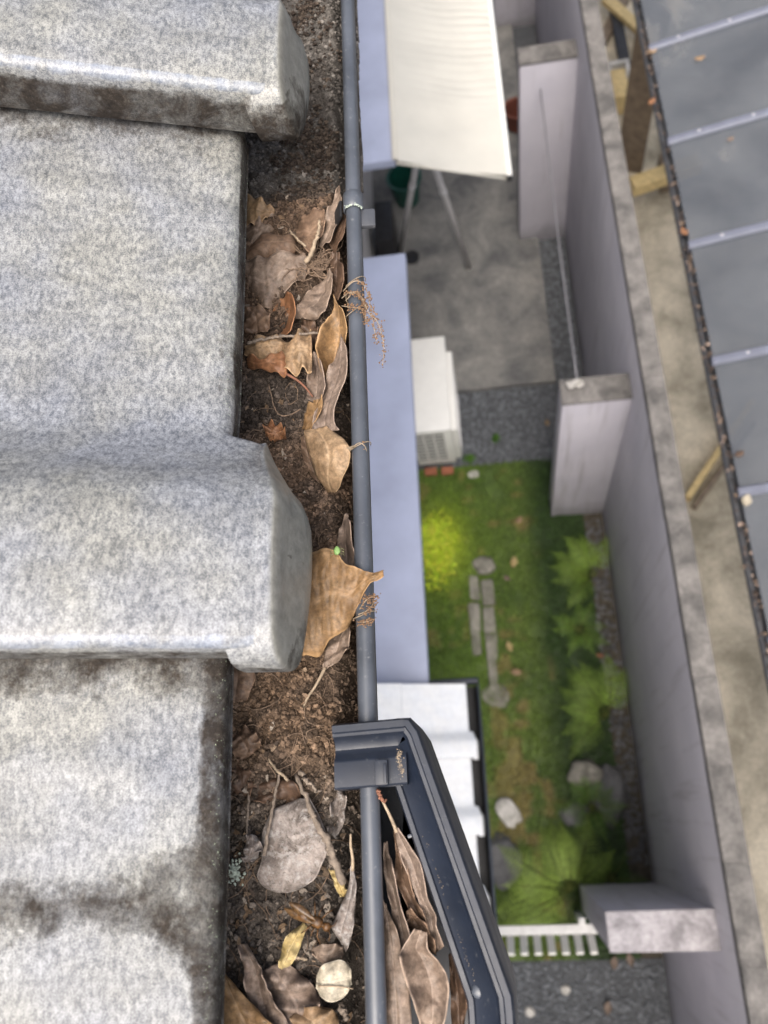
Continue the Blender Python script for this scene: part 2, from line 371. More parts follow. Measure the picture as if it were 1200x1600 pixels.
# lawn: a soil-green base sheet with its own blades
lx0, lx1, ly0, ly1 = -.85, .70, -.86, 2.74
gx, gy = np.meshgrid(np.linspace(lx0, lx1, 70), np.linspace(ly0, ly1, 150))
gz = .014 + .012 * fbm(gx * 4, gy * 4, 3, 3)
def grass_tone(x, y):
    n = fbm(x * 3.1, y * 3.1, 3, 11); n2 = fbm(x * 9, y * 9, 2, 5)
    g = np.stack([.10 + .06 * n, .155 + .075 * n, .03 + .012 * n], -1)
    # straw-coloured dry patches near the middle of the lawn's lower half, lime moss by the house
    dry = smoothstep(.05, .5, n2 + .9 * np.exp(-((x + .02) / .17) ** 2 - ((y - .35) / .75) ** 2) - .25)[..., None]
    g = g * (1 - dry * .75) + np.array([.26, .19, .075]) * dry * .75
    moss = (np.exp(-((x + .30) / .28) ** 2 - ((y - 1.7) / 1.6) ** 2) * .75)[..., None]
    g = g * (1 - moss * .6) + np.array([.13, .23, .02]) * moss * .6
    shade = smoothstep(.18, .42, x + .10 * n)[..., None]                         # lawn colour turns dark green towards the wall and ferns
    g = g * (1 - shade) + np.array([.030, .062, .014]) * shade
    lime = (np.exp(-((x + .42) / .17) ** 2 - ((y - 2.08) / .27) ** 2) * 1.15).clip(0, 1)[..., None]          # sunlit patch by the house, painted into the grass colour
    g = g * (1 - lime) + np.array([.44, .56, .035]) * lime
    return np.maximum(g, .008)
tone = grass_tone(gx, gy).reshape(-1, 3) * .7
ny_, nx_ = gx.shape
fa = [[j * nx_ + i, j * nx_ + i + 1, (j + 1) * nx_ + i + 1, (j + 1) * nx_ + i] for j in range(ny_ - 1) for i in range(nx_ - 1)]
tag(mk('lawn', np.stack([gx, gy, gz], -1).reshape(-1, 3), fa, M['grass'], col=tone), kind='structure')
N = 48000
bx = rng.uniform(lx0, lx1, N); by = rng.uniform(ly0, ly1, N) ** 1.0
keep = (fbm(bx * 6, by * 6, 3, 21) > -.42) & ~((bx > .60) & (by > 2.2))
bx, by = bx[keep], by[keep]; N = len(bx)
ang = rng.uniform(0, 2 * PI, N); L = rng.uniform(.02, .05, N); lean = rng.uniform(.2, .9, N); wd = rng.uniform(.0018, .0035, N)
dx, dy = np.cos(ang), np.sin(ang); z0 = .012 + .012 * fbm(bx * 4, by * 4, 3, 3)
V = np.empty((N, 5, 3)); c, s_ = -dy, dx
for k, (t, wf) in enumerate(((0, 1), (0, -1), (.55, .8), (.55, -.8), (1, 0))):
    V[:, k, 0] = bx + dx * L * t * lean * (.5 + .5 * t) + c * wd * wf
    V[:, k, 1] = by + dy * L * t * lean * (.5 + .5 * t) + s_ * wd * wf
    V[:, k, 2] = z0 + L * t * np.sqrt(1 - (lean * .8) ** 2)
b5 = np.arange(N)[:, None] * 5
fc = [x for a in (b5 + np.array([[0, 1, 3, 2]])).tolist() for x in [a]] + (b5 + np.array([[2, 3, 4]])).tolist()
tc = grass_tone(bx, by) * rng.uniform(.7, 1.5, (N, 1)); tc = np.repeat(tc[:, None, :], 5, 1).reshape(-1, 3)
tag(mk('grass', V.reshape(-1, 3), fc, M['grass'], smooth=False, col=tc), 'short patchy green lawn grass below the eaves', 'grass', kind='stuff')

# lime leaf clump added to stand for a sunlit patch of lawn
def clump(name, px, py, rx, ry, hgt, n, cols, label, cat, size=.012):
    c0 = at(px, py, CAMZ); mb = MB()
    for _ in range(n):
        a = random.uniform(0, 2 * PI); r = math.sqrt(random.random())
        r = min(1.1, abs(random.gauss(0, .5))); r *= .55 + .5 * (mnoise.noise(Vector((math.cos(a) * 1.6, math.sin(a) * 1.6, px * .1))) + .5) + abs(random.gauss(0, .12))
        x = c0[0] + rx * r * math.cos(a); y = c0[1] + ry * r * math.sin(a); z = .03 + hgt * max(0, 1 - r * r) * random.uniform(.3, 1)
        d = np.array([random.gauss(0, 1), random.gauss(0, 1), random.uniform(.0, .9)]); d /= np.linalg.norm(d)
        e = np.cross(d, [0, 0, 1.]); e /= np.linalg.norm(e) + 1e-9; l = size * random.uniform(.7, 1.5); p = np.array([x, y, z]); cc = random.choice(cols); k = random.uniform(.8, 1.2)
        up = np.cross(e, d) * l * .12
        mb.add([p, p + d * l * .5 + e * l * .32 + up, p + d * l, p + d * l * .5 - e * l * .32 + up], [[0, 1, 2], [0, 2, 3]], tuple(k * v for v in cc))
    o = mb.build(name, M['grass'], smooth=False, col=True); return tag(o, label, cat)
clump('painted_sun_patch', 682, 858, .15, .27, .045, 3000, [(.42, .56, .03), (.52, .60, .05), (.34, .50, .03), (.58, .58, .06)],
      'yellow-green leaf bits standing in for a sunlit lawn patch by the lavender canopy', 'plant', .022)
clump('weed_tuft', 735, 720, .05, .04, .05, 420, [(.07, .16, .02)], 'small weed tuft beside the foot of the white outdoor unit', 'plant')
clump('weed_tuft', 775, 688, .035, .035, .05, 360, [(.06, .14, .02)], 'small weed tuft in the dark gravel below the slab', 'plant')

# ------------------------------------------------------------------ rocks and edging stones
def rock(px, py, r, label, mat='rock', sq=(1, 1, .6), z=0.0, seed=1, cat='stone', name='garden_stone', rot=0.0):
    c0 = at(px, py, CAMZ - .03); V, Fc = ICO[3]; V = V.copy()
    out = []
    for v in V:
        d = 1 + .32 * mnoise.noise(Vector(v) * 1.3 + Vector((seed * 7.1, 0, 0))) + .12 * mnoise.noise(Vector(v) * 3.7 + Vector((0, seed * 3.3, 0)))
        p = v * d; p[2] = min(p[2], .62 + .12 * mnoise.noise(Vector(v) * 4)); p = p * np.array(sq) * r
        out.append([p[0] * math.cos(rot) - p[1] * math.sin(rot), p[0] * math.sin(rot) + p[1] * math.cos(rot), p[2]])
    return tag(mk(name, np.array(out) + [c0[0], c0[1], z], Fc, M[mat]), label, cat)
rock(757, 883, .085, 'pale rounded stone at the top end of the edging row in the lawn', 'rock', (1, .95, .5), .02, 1)
rock(775, 1086, .10, 'flat brownish stone beside the dark gutter of the low white roof', 'rock', (1.05, 1.0, .35), .01, 2)
rock(795, 1270, .085, 'white craggy rock between the low white roof and the ferns', 'rock_white', (.85, 1.25, .8), .03, 3, rot=.4)
rock(912, 1208, .12, 'grey boulder with pale crown between the two larger ferns', 'rock', (.95, .75, 1.0), .05, 4, name='boulder')
rock(950, 1240, .15, 'dark boulder lying behind the ferns near the boundary wall', 'rock_dark', (.9, 1.3, .8), .02, 5, name='boulder')
rock(900, 1275, .11, 'dark wet boulder below the small fern', 'rock_dark', (1.0, .8, .7), .0, 8, name='boulder')
rock(785, 1345, .15, 'dark shaded boulder left of the lowest fern', 'rock_dark', (.9, 1.2, .6), .0, 6, name='boulder')
rock(740, 741, .035, 'small white stone at the foot of the outdoor unit', 'rock_white', (1.3, .9, .7), .02, 9, name='pebble')
rock(884, 1547, .03, 'white pebble on the dark gravel path, upper of the two', 'rock_white', (1, 1, .8), .02, 10, name='pebble')
rock(828, 1582, .032, 'white pebble on the dark gravel path, lower of the two', 'rock_white', (1, 1, .8), .02, 12, name='pebble')
edge = [(741, 918, .035, .10), (762, 925, .045, .10), (742, 965, .04, .11), (765, 968, .04, .10), (744, 1005, .036, .09), (768, 1010, .042, .10), (770, 1052, .034, .12)]
where = ['left row, first from the rounded stone', 'right row, first from the rounded stone', 'left row, second from the rounded stone', 'right row, second from the rounded stone', 'left row, last of three', 'right row, third from the rounded stone', 'right row, last before the flat brown stone']
for (px, py, hx, hy), wh in zip(edge, where):
    p = at(px, py, CAMZ - .03); mb = MB(); mb.box((p[0] - hx, p[1] - hy, -.02), (p[0] + hx, p[1] + hy, .036), .012)
    for i, v in enumerate(mb.v):
        q = Vector(v) * 14; mb.v[i] = tuple(np.array(v) + .017 * np.array(mnoise.noise_vector(q)))
    tag(mb.build('edging_block', M['rock'], autosmooth=50), 'worn grey edging block sunk in the lawn, ' + wh, 'edging block', 'edging blocks in the lawn')

# ------------------------------------------------------------------ boundary wall with buttresses
wall = thing('boundary_wall', (.92, 2, 0), 'long mauve rendered boundary wall with grey coping and short buttresses', 'wall')
WT = CAMZ - 4.08                     # top of the rendered wall
MB().box((.848, -7, -.1), (.945, 11, WT - .005), .006).build('wall_face', M['wall'], wall, autosmooth=40)
y = -6.9; i = 0
cop = MB().box((.8455, 0, WT), (.952, .3938, WT + .06), .0018)
while y < 10.8:
    V = np.array(cop.v) + [random.uniform(-.0012, .0012), y, random.uniform(-.001, .001)]
    mk('coping_block', V, cop.f, M['coping'], wall, autosmooth=40); y += .3945
for y0, y1, n in ((2.245, 2.40, 0), (-.57, -.405, 1), (4.88, 5.03, 2), (7.5, 7.66, 3)):
    zt = CAMZ - 4.4
    MB().box((.452 if n != 1 else .36, y0, -.1), (.85, y1, zt), .006).build('buttress', M['wall'], wall, autosmooth=40)
    MB().box((.448 if n != 1 else .356, y0 - .004, zt - .002), (.847, y1 + .004, zt + .018), .005).build('buttress_cap', M['coping'] if n != 1 else M['cap'], wall, autosmooth=40)
# wire strung between two buttresses with a pale knot
a = np.array([.60, 4.88, CAMZ - 4.62]); b = np.array([.55, 2.34, CAMZ - 4.36])
pts = [a + (b - a) * t + np.array([0, 0, -.05 * math.sin(PI * t)]) for t in np.linspace(0, 1, 12)]
wire = thing('washing_wire', b, 'thin grey wire strung along the boundary wall to a buttress top', 'wire')
MB().tube(pts, .0055, 6).build('wire', M['wire'], wire)
kn = MB()
for k in range(9): kn.ico(b + np.array([random.uniform(-.05, .03), random.uniform(-.03, .03), .012 + random.uniform(0, .02)]), .018, 1, (1.4, .7, .6), .2)
kn.build('knot', M['rock_white'], wire)

# ------------------------------------------------------------------ house: walls, canopies, lower tiled roof, upper roof deck
house = thing('house', (-1.2, 2, 0), 'two-storey house with grey tiled eaves and lavender lower canopies', 'house')
MB().box((-4, -6, -.1), (-.86, 10, 5.75), 0).build('wall', M['house_wall'], house, smooth=False)
MB().box((-.99, -6, 5.70), (-.185, 10, 5.735), 0).build('soffit', M['house_wall'], house, smooth=False)
MB().box((-.205, -6, 5.735), (-.185, 10, 5.86), 0).build('fascia', M['trough'], house, smooth=False)
ZC = CAMZ - 3.7
for (y0, y1, xe) in ((.45, 2.9, -.345), (3.55, 9.0, -.378)):
    MB().box((-.862, y0, ZC - .06), (xe, y1, ZC), .006).build('canopy', M['lavender'], house, autosmooth=40)
# glazed door and step seen through the gap between the canopies
dr = MB().box((-.862, 2.95, .1), (-.835, 3.95, 2.1), .004).build('door', M['dark'], house, autosmooth=40)
MB().box((-.858, 3.42, .12), (-.815, 3.47, 2.08), .003).build('door_frame', M['wood_brown'], dr)
MB().box((-.86, 3.0, -.05), (-.66, 4.7, .20), .01).build('door_step', M['rock_dark'], house, autosmooth=40)
# ------------------------------------------------------------------ roof tiles
SL = .33; XE = -.126; HE = .36                 # roof slope; pan edge of the upper eave
PROF = [(0, .0375), (.0012, .0392), (.005, .0412), (.014, .0424), (.03, .0428), (.048, .0422), (.062, .0405), (.072, .0362), (.082, .0285), (.092, .0195), (.101, .0118), (.11, .0062), (.12, .0028), (.133, .0008), (.16, 0), (.22, -.0008), (.27, -.0004), (.300, 0), (.316, 0)]
pr = np.array([p[0] for p in PROF]); pe = np.array([p[1] for p in PROF])
def xfront(r):                                  # how far the tile's eave end reaches (relative to the pan edge)
    r = np.asarray(r, float)
    return (.0325 - .0150 * smoothstep(.066, .108, r)) * (1 - smoothstep(.1065, .1145, r))
def tile(parent, x_e, y0, h_e, length, mat, step_r=.004, nx=46, stain=None, moss=None, disc=True, warp=0.0):
    """one barrel-and-pan eave tile: y0 is the outer side of its barrel"""
    r1 = np.concatenate([np.linspace(0, .004, 4)[:-1], np.arange(.004, .1045, step_r), [.106, .108, .1095, .111, .1125, .1145], np.arange(.1165, .314, step_r), [.316]])
    V = []; Fc = []; ST = []; MO = []
    def surf(X, r):
        e = np.interp(r, pr, pe)
        return e
    def grid(rr, xf, first):
        b = len(V); n = len(rr); ts = np.concatenate([[0, .003, .009], np.linspace(.02, 1, nx)])
        for j, t in enumerate(ts):
            for i, r in enumerate(rr):
                x = x_e + xf[i] - (length + xf[i]) * t
                e = np.interp(r, pr, pe)
                drop = .004 * max(0, 1 - (x_e + xf[i] - x) / .005) ** 2          # rounded eave arris
                wob = warp * float(mnoise.noise(Vector((x * 26, (y0 + r) * 26, 1.7))))
                if warp and r > .14:                                                # moulded water bar on the pan
                    d = abs(r - (.262 - .06 * max(0, (x - x_e + .045) / .045) ** 2 * (x > x_e - .045))); wob += .0011 * math.exp(-(d / .006) ** 2) * (x < x_e - .022)
                h = h_e + SL * (x - x_e) - e + drop - wob
                V.append((x, y0 + r, CAMZ - h))
        for j in range(len(ts) - 1):
            for i in range(n - 1):
                a = b + j * n + i; Fc.append([a, a + 1, a + n + 1, a + n])
        # eave-end face below the first row
        b2 = len(V)
        for k, dz in enumerate((.006, .0145)):
            for i, r in enumerate(rr):
                p = V[b + i]; V.append((p[0] - .001 * k, p[1], p[2] - dz * (1 if first is False else .8)))
        for i in range(n - 1):
            Fc.append([b + i + 1, b + i, b2 + i, b2 + i + 1]); Fc.append([b2 + i + 1, b2 + i, b2 + n + i, b2 + n + i + 1])
        bb = len(V)                                                                  # underside
        for j in (0, len(ts) - 1):
            for i in range(n):
                p = V[b + j * n + i]; V.append((p[0] - (.001 if j == 0 else 0), p[1], p[2] - .0145))
        for i in range(n - 1): Fc.append([bb + i + 1, bb + i, bb + n + i, bb + n + i + 1])
        return b, n, len(ts)
    b, n, m = grid(r1, xfront(r1), True)
    b1e = b + n * m
    # outer flank of the barrel, down to the neighbouring pan
    q = len(V)
    for k, (dy, dz) in enumerate(((-.0004, -.010), (-.0002, -.022), (.0012, -.0305), (.006, -.0312))):
        for j in range(m):
            p = V[b + j * n]; V.append((p[0] - (.004 if j == 0 else 0), p[1] + dy, p[2] + dz))
    for j in range(m - 1):
        Fc.append([b + j * n, b + (j + 1) * n, q + j + 1, q + j])
        for k in range(3): Fc.append([q + k * m + j, q + k * m + j + 1, q + (k + 1) * m + j + 1, q + (k + 1) * m + j])
    if disc:
        # domed end plate that closes the barrel
        pts = [(.110, .0045), (.102, .0125), (.092, .021), (.082, .0305), (.072, .0382), (.060, .0420), (.045, .0435), (.030, .0440), (.012, .0432), (.003, .0415), (-.003, .037), (-.0062, .030), (-.0068, .020), (-.0060, .0145), (-.003, .0085), (.003, .0045), (.012, .0008), (.024, -.0035), (.036, -.0065), (.050, -.0082), (.065, -.0075), (.082, -.0045), (.097, -.0005), (.106, .002)]
        pts = catmull(pts + [pts[0]], 70)[:-1]; cx, cy = pts[:, 0].mean(), pts[:, 1].mean(); npn = len(pts)
        dq = len(V)
        rings = [(-.020, .99), (-.0012, 1.006), (.0002, 1.003), (.0010, .985), (.0015, .962), (.0024, .87), (.0032, .7), (.0036, .4)]
        q = len(V)
        for (off, sc) in rings:
            for (r, e) in pts:
                rr_, ee = cx + (r - cx) * sc, cy + (e - cy) * sc
                xf = x_e + float(.0325 - .0175 * smoothstep(.062, .112, max(rr_, 0))) + off * (.55 + .45 * (rr_ < .08))
                lean = (.028 - e) * .09                                              # foot stands a little further out
                hp = h_e + SL * (x_e + .028 - x_e) - ee
                V.append((xf + lean, y0 + rr_, CAMZ - hp))
        for k in range(len(rings) - 1):
            for i in range(npn):
                a = q + k * npn + i; c = q + k * npn + (i + 1) % npn; Fc.append([a, c, c + npn, a + npn])
        Fc.append([q + (len(rings) - 1) * npn + i for i in range(npn)]); Fc.append([q + i for i in range(npn)][::-1])
    V = np.array(V)
    st = np.zeros(len(V)) if stain is None else np.array([stain(p, p[1] - y0, (CAMZ - p[2]) - (h_e + SL * (p[0] - x_e))) for p in V])
    mo = np.zeros(len(V)) if moss is None else np.array([moss(p, p[1] - y0) for p in V])
    ol = np.zeros(len(V))
    if disc: ol[dq + 2 * npn:] = np.where(np.arange(len(V) - dq - 2 * npn) < npn, .4, 1.0)
    gz_ = np.zeros(len(V)); rr_ = V[:, 1] - y0
    gz_[:b1e] = np.where((rr_[:b1e] < .0045), .8, 0.0)[:b1e]
    if disc: gz_[dq + npn:dq + 3 * npn] = .55
    o = mk('roof_tile', V, Fc, mat, parent, attr={'stain': st, 'moss': mo, 'olive': ol, 'glaze_and_sky_highlight': gz_})
    o.data.set_sharp_from_angle(angle=math.radians(58)); return o
def seg_px(p): x, y, _ = proj(p); return x, y
def stain_base(p, r, below):
    s = -.3
    if below > .0035 and r > .112 and p[0] > XE - .004: s = .95                    # eave-end face of the pan
    return s
def stain_A(p, r, below):
    s = stain_base(p, r, below)
    if r < .004 and below > -.036: s = 1.0 if p[0] < -.135 else .62                 # dark flank
    if p[0] > -.118 and r < .02 and below > -.012: s = .9
    if p[0] > -.118 and r < .03 and below > -.036: s = max(s, .38 + (.040 + below) * 16 - r * 8)
    return s
def stain_B(p, r, below):
    s = stain_base(p, r, below)
    if r < .004 and below > -.028: s = .62
    if p[0] > -.118 and r < .02 and below > -.022: s = .5 + (.022 + below) * 8
    if .112 < r:
        if r > .285: s = max(s, .1 + (r - .285) * 22)                               # damp line under the next barrel
        if p[0] > XE - .012 and .135 < r < .19: s = max(s, .35)
    return s
def stain_C(p, r, below):
    s = stain_base(p, r, below)
    if r > .11 and below < .003:
        x, y = seg_px(p)
        if r > .285: s = max(s, .15 + (r - .285) * 34)
        up = 1375 - .14 * x - 60 * math.exp((x - 315) / 34.); lo = 1478 + .03 * x + (x > 230) * (x - 230) * .6
        d = min(y - up, lo - y); s = max(s, min(.72, .22 + d / 90.) if d > -22 else -.3)
        s = max(s, .30 + (x - 300) / 60. if (x > 285 and y > 1330) else -.3)
    if r > .112 and p[0] > XE - .0075: s = max(s, .85)
    return s
def moss_f(p, r): return 1.0 if (r > .112 and p[0] > XE - .003) else 0.0
TY = .0716; MOD = .303
roof = MB().box((-3.2, -5, CAMZ - .40 + .33 * 0), (-.23, 9.5, CAMZ - .395), 0, Matrix.Rotation(math.atan(SL), 3, 'Y'), (-.23, 2, CAMZ - .395)).build('roof', M['trough'], house, smooth=False)
for k, st in ((1, stain_A), (0, stain_B), (-1, stain_C)):
    tile(roof, XE, TY + k * MOD, HE, .30, M['tile'], .004, 46, st, moss_f, True, .0007)
for k in (3, 2, -2, -3):
    tile(roof, XE, TY + k * MOD, HE, .30, M['tile'], .012, 8, stain_B, moss_f)
for k in range(-3, 4):                      # second course, further up the slope
    x2 = XE - .285
    tile(roof, x2, TY + k * MOD, HE - SL * .285 - .020, .30, M['tile'], .012, 8, None, None, False)

# lower tiled roof over the ground floor, same kind of tile with sky reflection painted in as near-white
hl = 3.70; xl = -.182
lower = MB().box((-.862, -3.2, CAMZ - hl - .08), (xl - .05, .56, CAMZ - hl - .045), 0).build('lower_roof', M['trough'], house, smooth=False)
for k in range(-9, 1):
    for c in range(2):
        tile(lower, xl - c * .27, .262 + k * MOD, hl - SL * .27 * c - .018 * c, .30, M['tile_sky_bright'], .010, 8, None, None, c == 0)
lower_end = MB().box((xl - .60, .582, CAMZ - hl - .09), (xl + .055, .606, CAMZ - hl - .012), .006).build('lower_verge_board', M['hopper'], house)
# its dark half-round gutter
lg = thing('lower_gutter', (xl + .03, -1, CAMZ - hl - .1), 'dark gutter along the edge of the low tiled roof', 'gutter')
def trough(x0, x1, zr, depth, ya, yb, th=.0022, n=14, flat=.5):
    """open U-section between x0 (house side) and x1 (front)"""
    P = []; cx = (x0 + x1) / 2; hw = (x1 - x0) / 2
    for a in np.linspace(0, PI, n):
        c = math.cos(a); s = math.sin(a); P.append((cx - hw * math.copysign(abs(c) ** flat, c), zr - depth * abs(s) ** flat))
    P = np.array(P); Q = P.copy(); Q[:, 0] = cx + (P[:, 0] - cx) * (1 + th / hw); Q[:, 1] = np.where(P[:, 1] < zr - 1e-6, P[:, 1] - th, zr)
    prof = np.vstack([P, Q[::-1]]); V = []
    ys = np.linspace(ya, yb, 8)
    for y in ys: V += [(p[0], y, p[1]) for p in prof]
    k = len(prof); Fc = []
    for j in range(len(ys) - 1):
        for i in range(k): Fc.append([j * k + i, j * k + (i + 1) % k, (j + 1) * k + (i + 1) % k, (j + 1) * k + i])
    return V, Fc
V, Fc = trough(xl - .04, xl + .052, CAMZ - hl - .035, .07, -3.1, .58); mk('trough', V, Fc, M['trough'], lg)
MB().tube([(xl + .052, -3.1, CAMZ - hl - .033), (xl + .052, .58, CAMZ - hl - .033)], .006, 8).build('bead', M['bead'], lg)

# ------------------------------------------------------------------ awning over the slab
aw = thing('awning', (-.376, 5.6, CAMZ - 3.72), 'cream canvas awning sloping out from the lavender canopy', 'awning')
y0, y1 = 3.555, 6.6; ns, ms = 420, 34; V = []; Fc = []
for j in range(ns):
    for i in range(ms):
        a = j / (ns - 1); b = i / (ms - 1); x = -.372 + .64 * b; y = y0 + (y1 - y0) * a
        wr = .0030 * (.25 + b) * math.sin(95 * (y - .10 * x) + 7 * mnoise.noise(Vector((x * 2, y * 2.2, 0)))) * smoothstep(.10, .32, a) * (.4 + abs(mnoise.noise(Vector((x * 1.5, y * 3, 7)))) * 2) + .012 * mnoise.noise(Vector((x * 4, y * 5, 3)))
        V.append((x, y, CAMZ - (3.705 + .245 * b + .03 * math.sin(PI * b)) + wr))
Vb = [(v[0], v[1], v[2] - .0015) for v in V]; n0 = len(V); V += Vb
for j in range(ns - 1):
    for i in range(ms - 1):
        a = j * ms + i; Fc.append([a, a + 1, a + ms + 1, a + ms]); Fc.append([n0 + a + ms, n0 + a + ms + 1, n0 + a + 1, n0 + a])
for j in range(ns - 1): a = j * ms; Fc.append([a, a + ms, n0 + a + ms, n0 + a]); a += ms - 1; Fc.append([a + ms, a, n0 + a, n0 + a + ms])
for i in range(ms - 1): Fc.append([i + 1, i, n0 + i, n0 + i + 1])
mk('canvas', V, Fc, M['fabric'], aw)
MB().tube([(-.376, y0 - .004, CAMZ - 3.70), (-.376, y1, CAMZ - 3.70)], .016, 10).build('roller', M['fabric'], aw)
MB().tube([(.27, y0 - .012, CAMZ - 3.955), (.27, y1, CAMZ - 3.955)], .015, 10).build('front_bar', M['white'], aw)
MB().tube([(.27, y0 - .03, CAMZ - 3.96), (.27, y0 - .011, CAMZ - 3.955)], .018, 10).build('bar_end_cap', M['trough'], aw)
MB().tube([(-.36, y0 + .06, CAMZ - 3.78), (.0, y0 + .5, CAMZ - 3.92), (.26, y0 + .08, CAMZ - 4.0)], .013, 8).build('folding_arm', M['alu'], aw)
MB().tube([(-.372, y0 + .0, CAMZ - 3.735), (.268, y0 + .0, CAMZ - 3.985)], .008, 8).build('hem', M['fabric'], aw)

# A-shaped pole stand standing on the slab
ap = at(660, 204, 4.45); f1 = at(625, 395, 6.24); f2 = at(733, 418, 6.24)
st = thing('pole_stand', (f1 + f2) / 2, 'two splayed grey poles of a stand under the awning edge', 'stand')
for f in (f1, f2):
    pl = MB().tube([f, ap], .025, 10).build('pole', M['alu'], st)
    MB().tube([f + (ap - f) * .60, f + (ap - f) * .63], .029, 10).build('collar', M['offwhite'], pl)
MB().ico(ap, .035, 2).build('apex_joint', M['offwhite'], st)
# drain cover beside the house
p = at(643, 402, 6.23)
mb = MB(); n = 28; V = []; 
for (rr, z) in ((.072, .061), (.072, .072), (.058, .073), (.054, .064), (.0, .063)):
    for k in range(n): V.append((p[0] + rr * math.cos(2 * PI * k / n), p[1] + rr * math.sin(2 * PI * k / n), z))
Fc = [[a * n + k, a * n + (k + 1) % n, (a + 1) * n + (k + 1) % n, (a + 1) * n + k] for a in range(4) for k in range(n)]
tag(mk('drain_cover', V, Fc, M['dark'], autosmooth=40), 'round black drain cover on the concrete slab by the canopy corner', 'drain')

# ------------------------------------------------------------------ outdoor air conditioner unit
ax0, ax1, ay0, ay1, az0, az1 = -.56, -.255, 2.755, 3.56, .09, .70
ac = thing('air_conditioner', ((ax0 + ax1) / 2, (ay0 + ay1) / 2, 0), 'white outdoor air conditioner unit half under the lavender canopy', 'air conditioner')
MB().box((ax0, ay0, az0), (ax1, ay1, az1 - .03), .008).build('casing', M['white'], ac, autosmooth=40)
MB().box((ax0 - .004, ay0 - .004, az1 - .03), (ax1 + .004, ay1 + .004, az1), .010).build('lid', M['white'], ac, autosmooth=40)
fg = MB().box((ax1, ay0 + .02, az0 + .02), (ax1 + .05, ay1 - .10, az1 - .06), .016).build('front_panel', M['white'], ac, autosmooth=40)
fr = MB()
for k in range(11): zz = az0 + .07 + k * .042; fr.box((ax1 + .048, ay0 + .08, zz), (ax1 + .056, ay1 - .30, zz + .006), .001)
fr.build('fan_guard', M['offwhite'], fg)
eg = MB().box((ax0 + .015, ay0 - .005, az0 + .07), (ax1 - .06, ay0 - .002, az1 - .06), 0).build('intake_recess', M['dark'], ac, smooth=False)
for k in range(8):
    zz = az0 + .085 + k * .060
    MB().box((ax0 + .012, ay0 - .010, zz), (ax1 - .055, ay0 - .0052, zz + .016), .001).build('slat', M['white'], ac, autosmooth=40)
for k in range(4):
    xx = ax0 + .012 + k * (ax1 - .067 - ax0) / 3.; MB().box((xx - .004, ay0 - .0115, az0 + .07), (xx + .004, ay0 - .0054, az1 - .06), .001).build('grille_bar', M['white'], ac, autosmooth=40)
for yy in (ay0 + .10, ay1 - .18):
    MB().box((ax0 - .01, yy, .02), (ax1 + .035, yy + .07, az0), .006).build('foot', M['offwhite'], ac, autosmooth=40)
for q, (bx_, by_, lb) in enumerate(((-.47, 2.71, 'red brick lying below the grille of the outdoor unit, nearest the canopy'), (-.335, 2.705, 'red brick lying below the grille of the outdoor unit, nearest the white stone'))):
    tag(MB().box((bx_ - .05, by_ - .03, .01), (bx_ + .05, by_ + .03, .065), .008).build('brick_block', M['brick'], autosmooth=40), lb, 'brick')

# ------------------------------------------------------------------ things in the shade by the house and under the awning
def bucket(name, c, r0, r1, h, mat, label, cat, n=24):
    V = []
    for (r, z) in ((r0, 0), (r1, h), (r1 + .012, h), (r1 + .012, h - .025), (r1 - .01, h - .004), (r0 - .01, .03), (0.001, .03)):
        for k in range(n): V.append((c[0] + r * math.cos(2 * PI * k / n), c[1] + r * math.sin(2 * PI * k / n), c[2] + z))
    Fc = [[a * n + k, a * n + (k + 1) % n, (a + 1) * n + (k + 1) % n, (a + 1) * n + k] for a in (0,) for k in range(n)]
    order = [1, 2, 3]; Fc += [[n + k, n + (k + 1) % n, 2 * n + (k + 1) % n, 2 * n + k] for k in range(n)] + [[2 * n + k, 2 * n + (k + 1) % n, 3 * n + (k + 1) % n, 3 * n + k] for k in range(n)]
    Fc += [[n + k, n + (k + 1) % n, 4 * n + (k + 1) % n, 4 * n + k] for k in range(n)] + [[(4 + a) * n + k, (4 + a) * n + (k + 1) % n, (5 + a) * n + (k + 1) % n, (5 + a) * n + k] for a in (0, 1) for k in range(n)]
    return tag(mk(name, V, Fc, M[mat], autosmooth=40), label, cat)
p = at(632, 283, 6.0); bucket('green_bucket', (p[0], p[1], .06), .11, .15, .30, 'green_plastic', 'dark green plastic bucket in the shade at the awning corner', 'bucket')
p = at(808, 165, 6.0); bucket('plant_pot', (p[0], p[1], .06), .09, .12, .22, 'pot', 'dark red plant pot in the shade beside the upper buttress', 'plant pot')
p = at(573, 375, 6.1)
tag(MB().box((p[0] - .05, p[1] - .04, .02), (p[0] + .03, p[1] + .24, .26), .012).build('wooden_crate', M['wood_tan'], autosmooth=40), 'pale tan wooden box tucked behind the gutter below the canopy gap', 'box')
p = at(600, 345, 5.8)
tag(MB().box((p[0] - .08, p[1] - .22, .0), (p[0] + .07, p[1] + .20, .52), .015).build('storage_box', M['dark'], autosmooth=40), 'black storage box in the gap between the two canopies', 'box')

# ------------------------------------------------------------------ low picket fence at the garden's end
fc_ = thing('picket_fence', (.13, -.72, 0), 'low pale picket fence between the ferns and the gravel path', 'fence')
tilt = Matrix.Rotation(math.radians(26), 3, 'X')
MB().box((-.30, -.665, .36), (.44, -.610, .405), .004).build('rail', M['offwhite'], fc_, autosmooth=40)
for k in range(8):
    x = -.205 + k * .083
    MB().box((x - .022, -.682, .33), (x + .022, -.667, .56), .003, tilt, (x, -.675, .38)).build('picket', M['white'], fc_, autosmooth=40)
for x in (-.26, .33): MB().box((x - .02, -.608, .0), (x + .02, -.57, .43), .004).build('post', M['offwhite'], fc_, autosmooth=40)

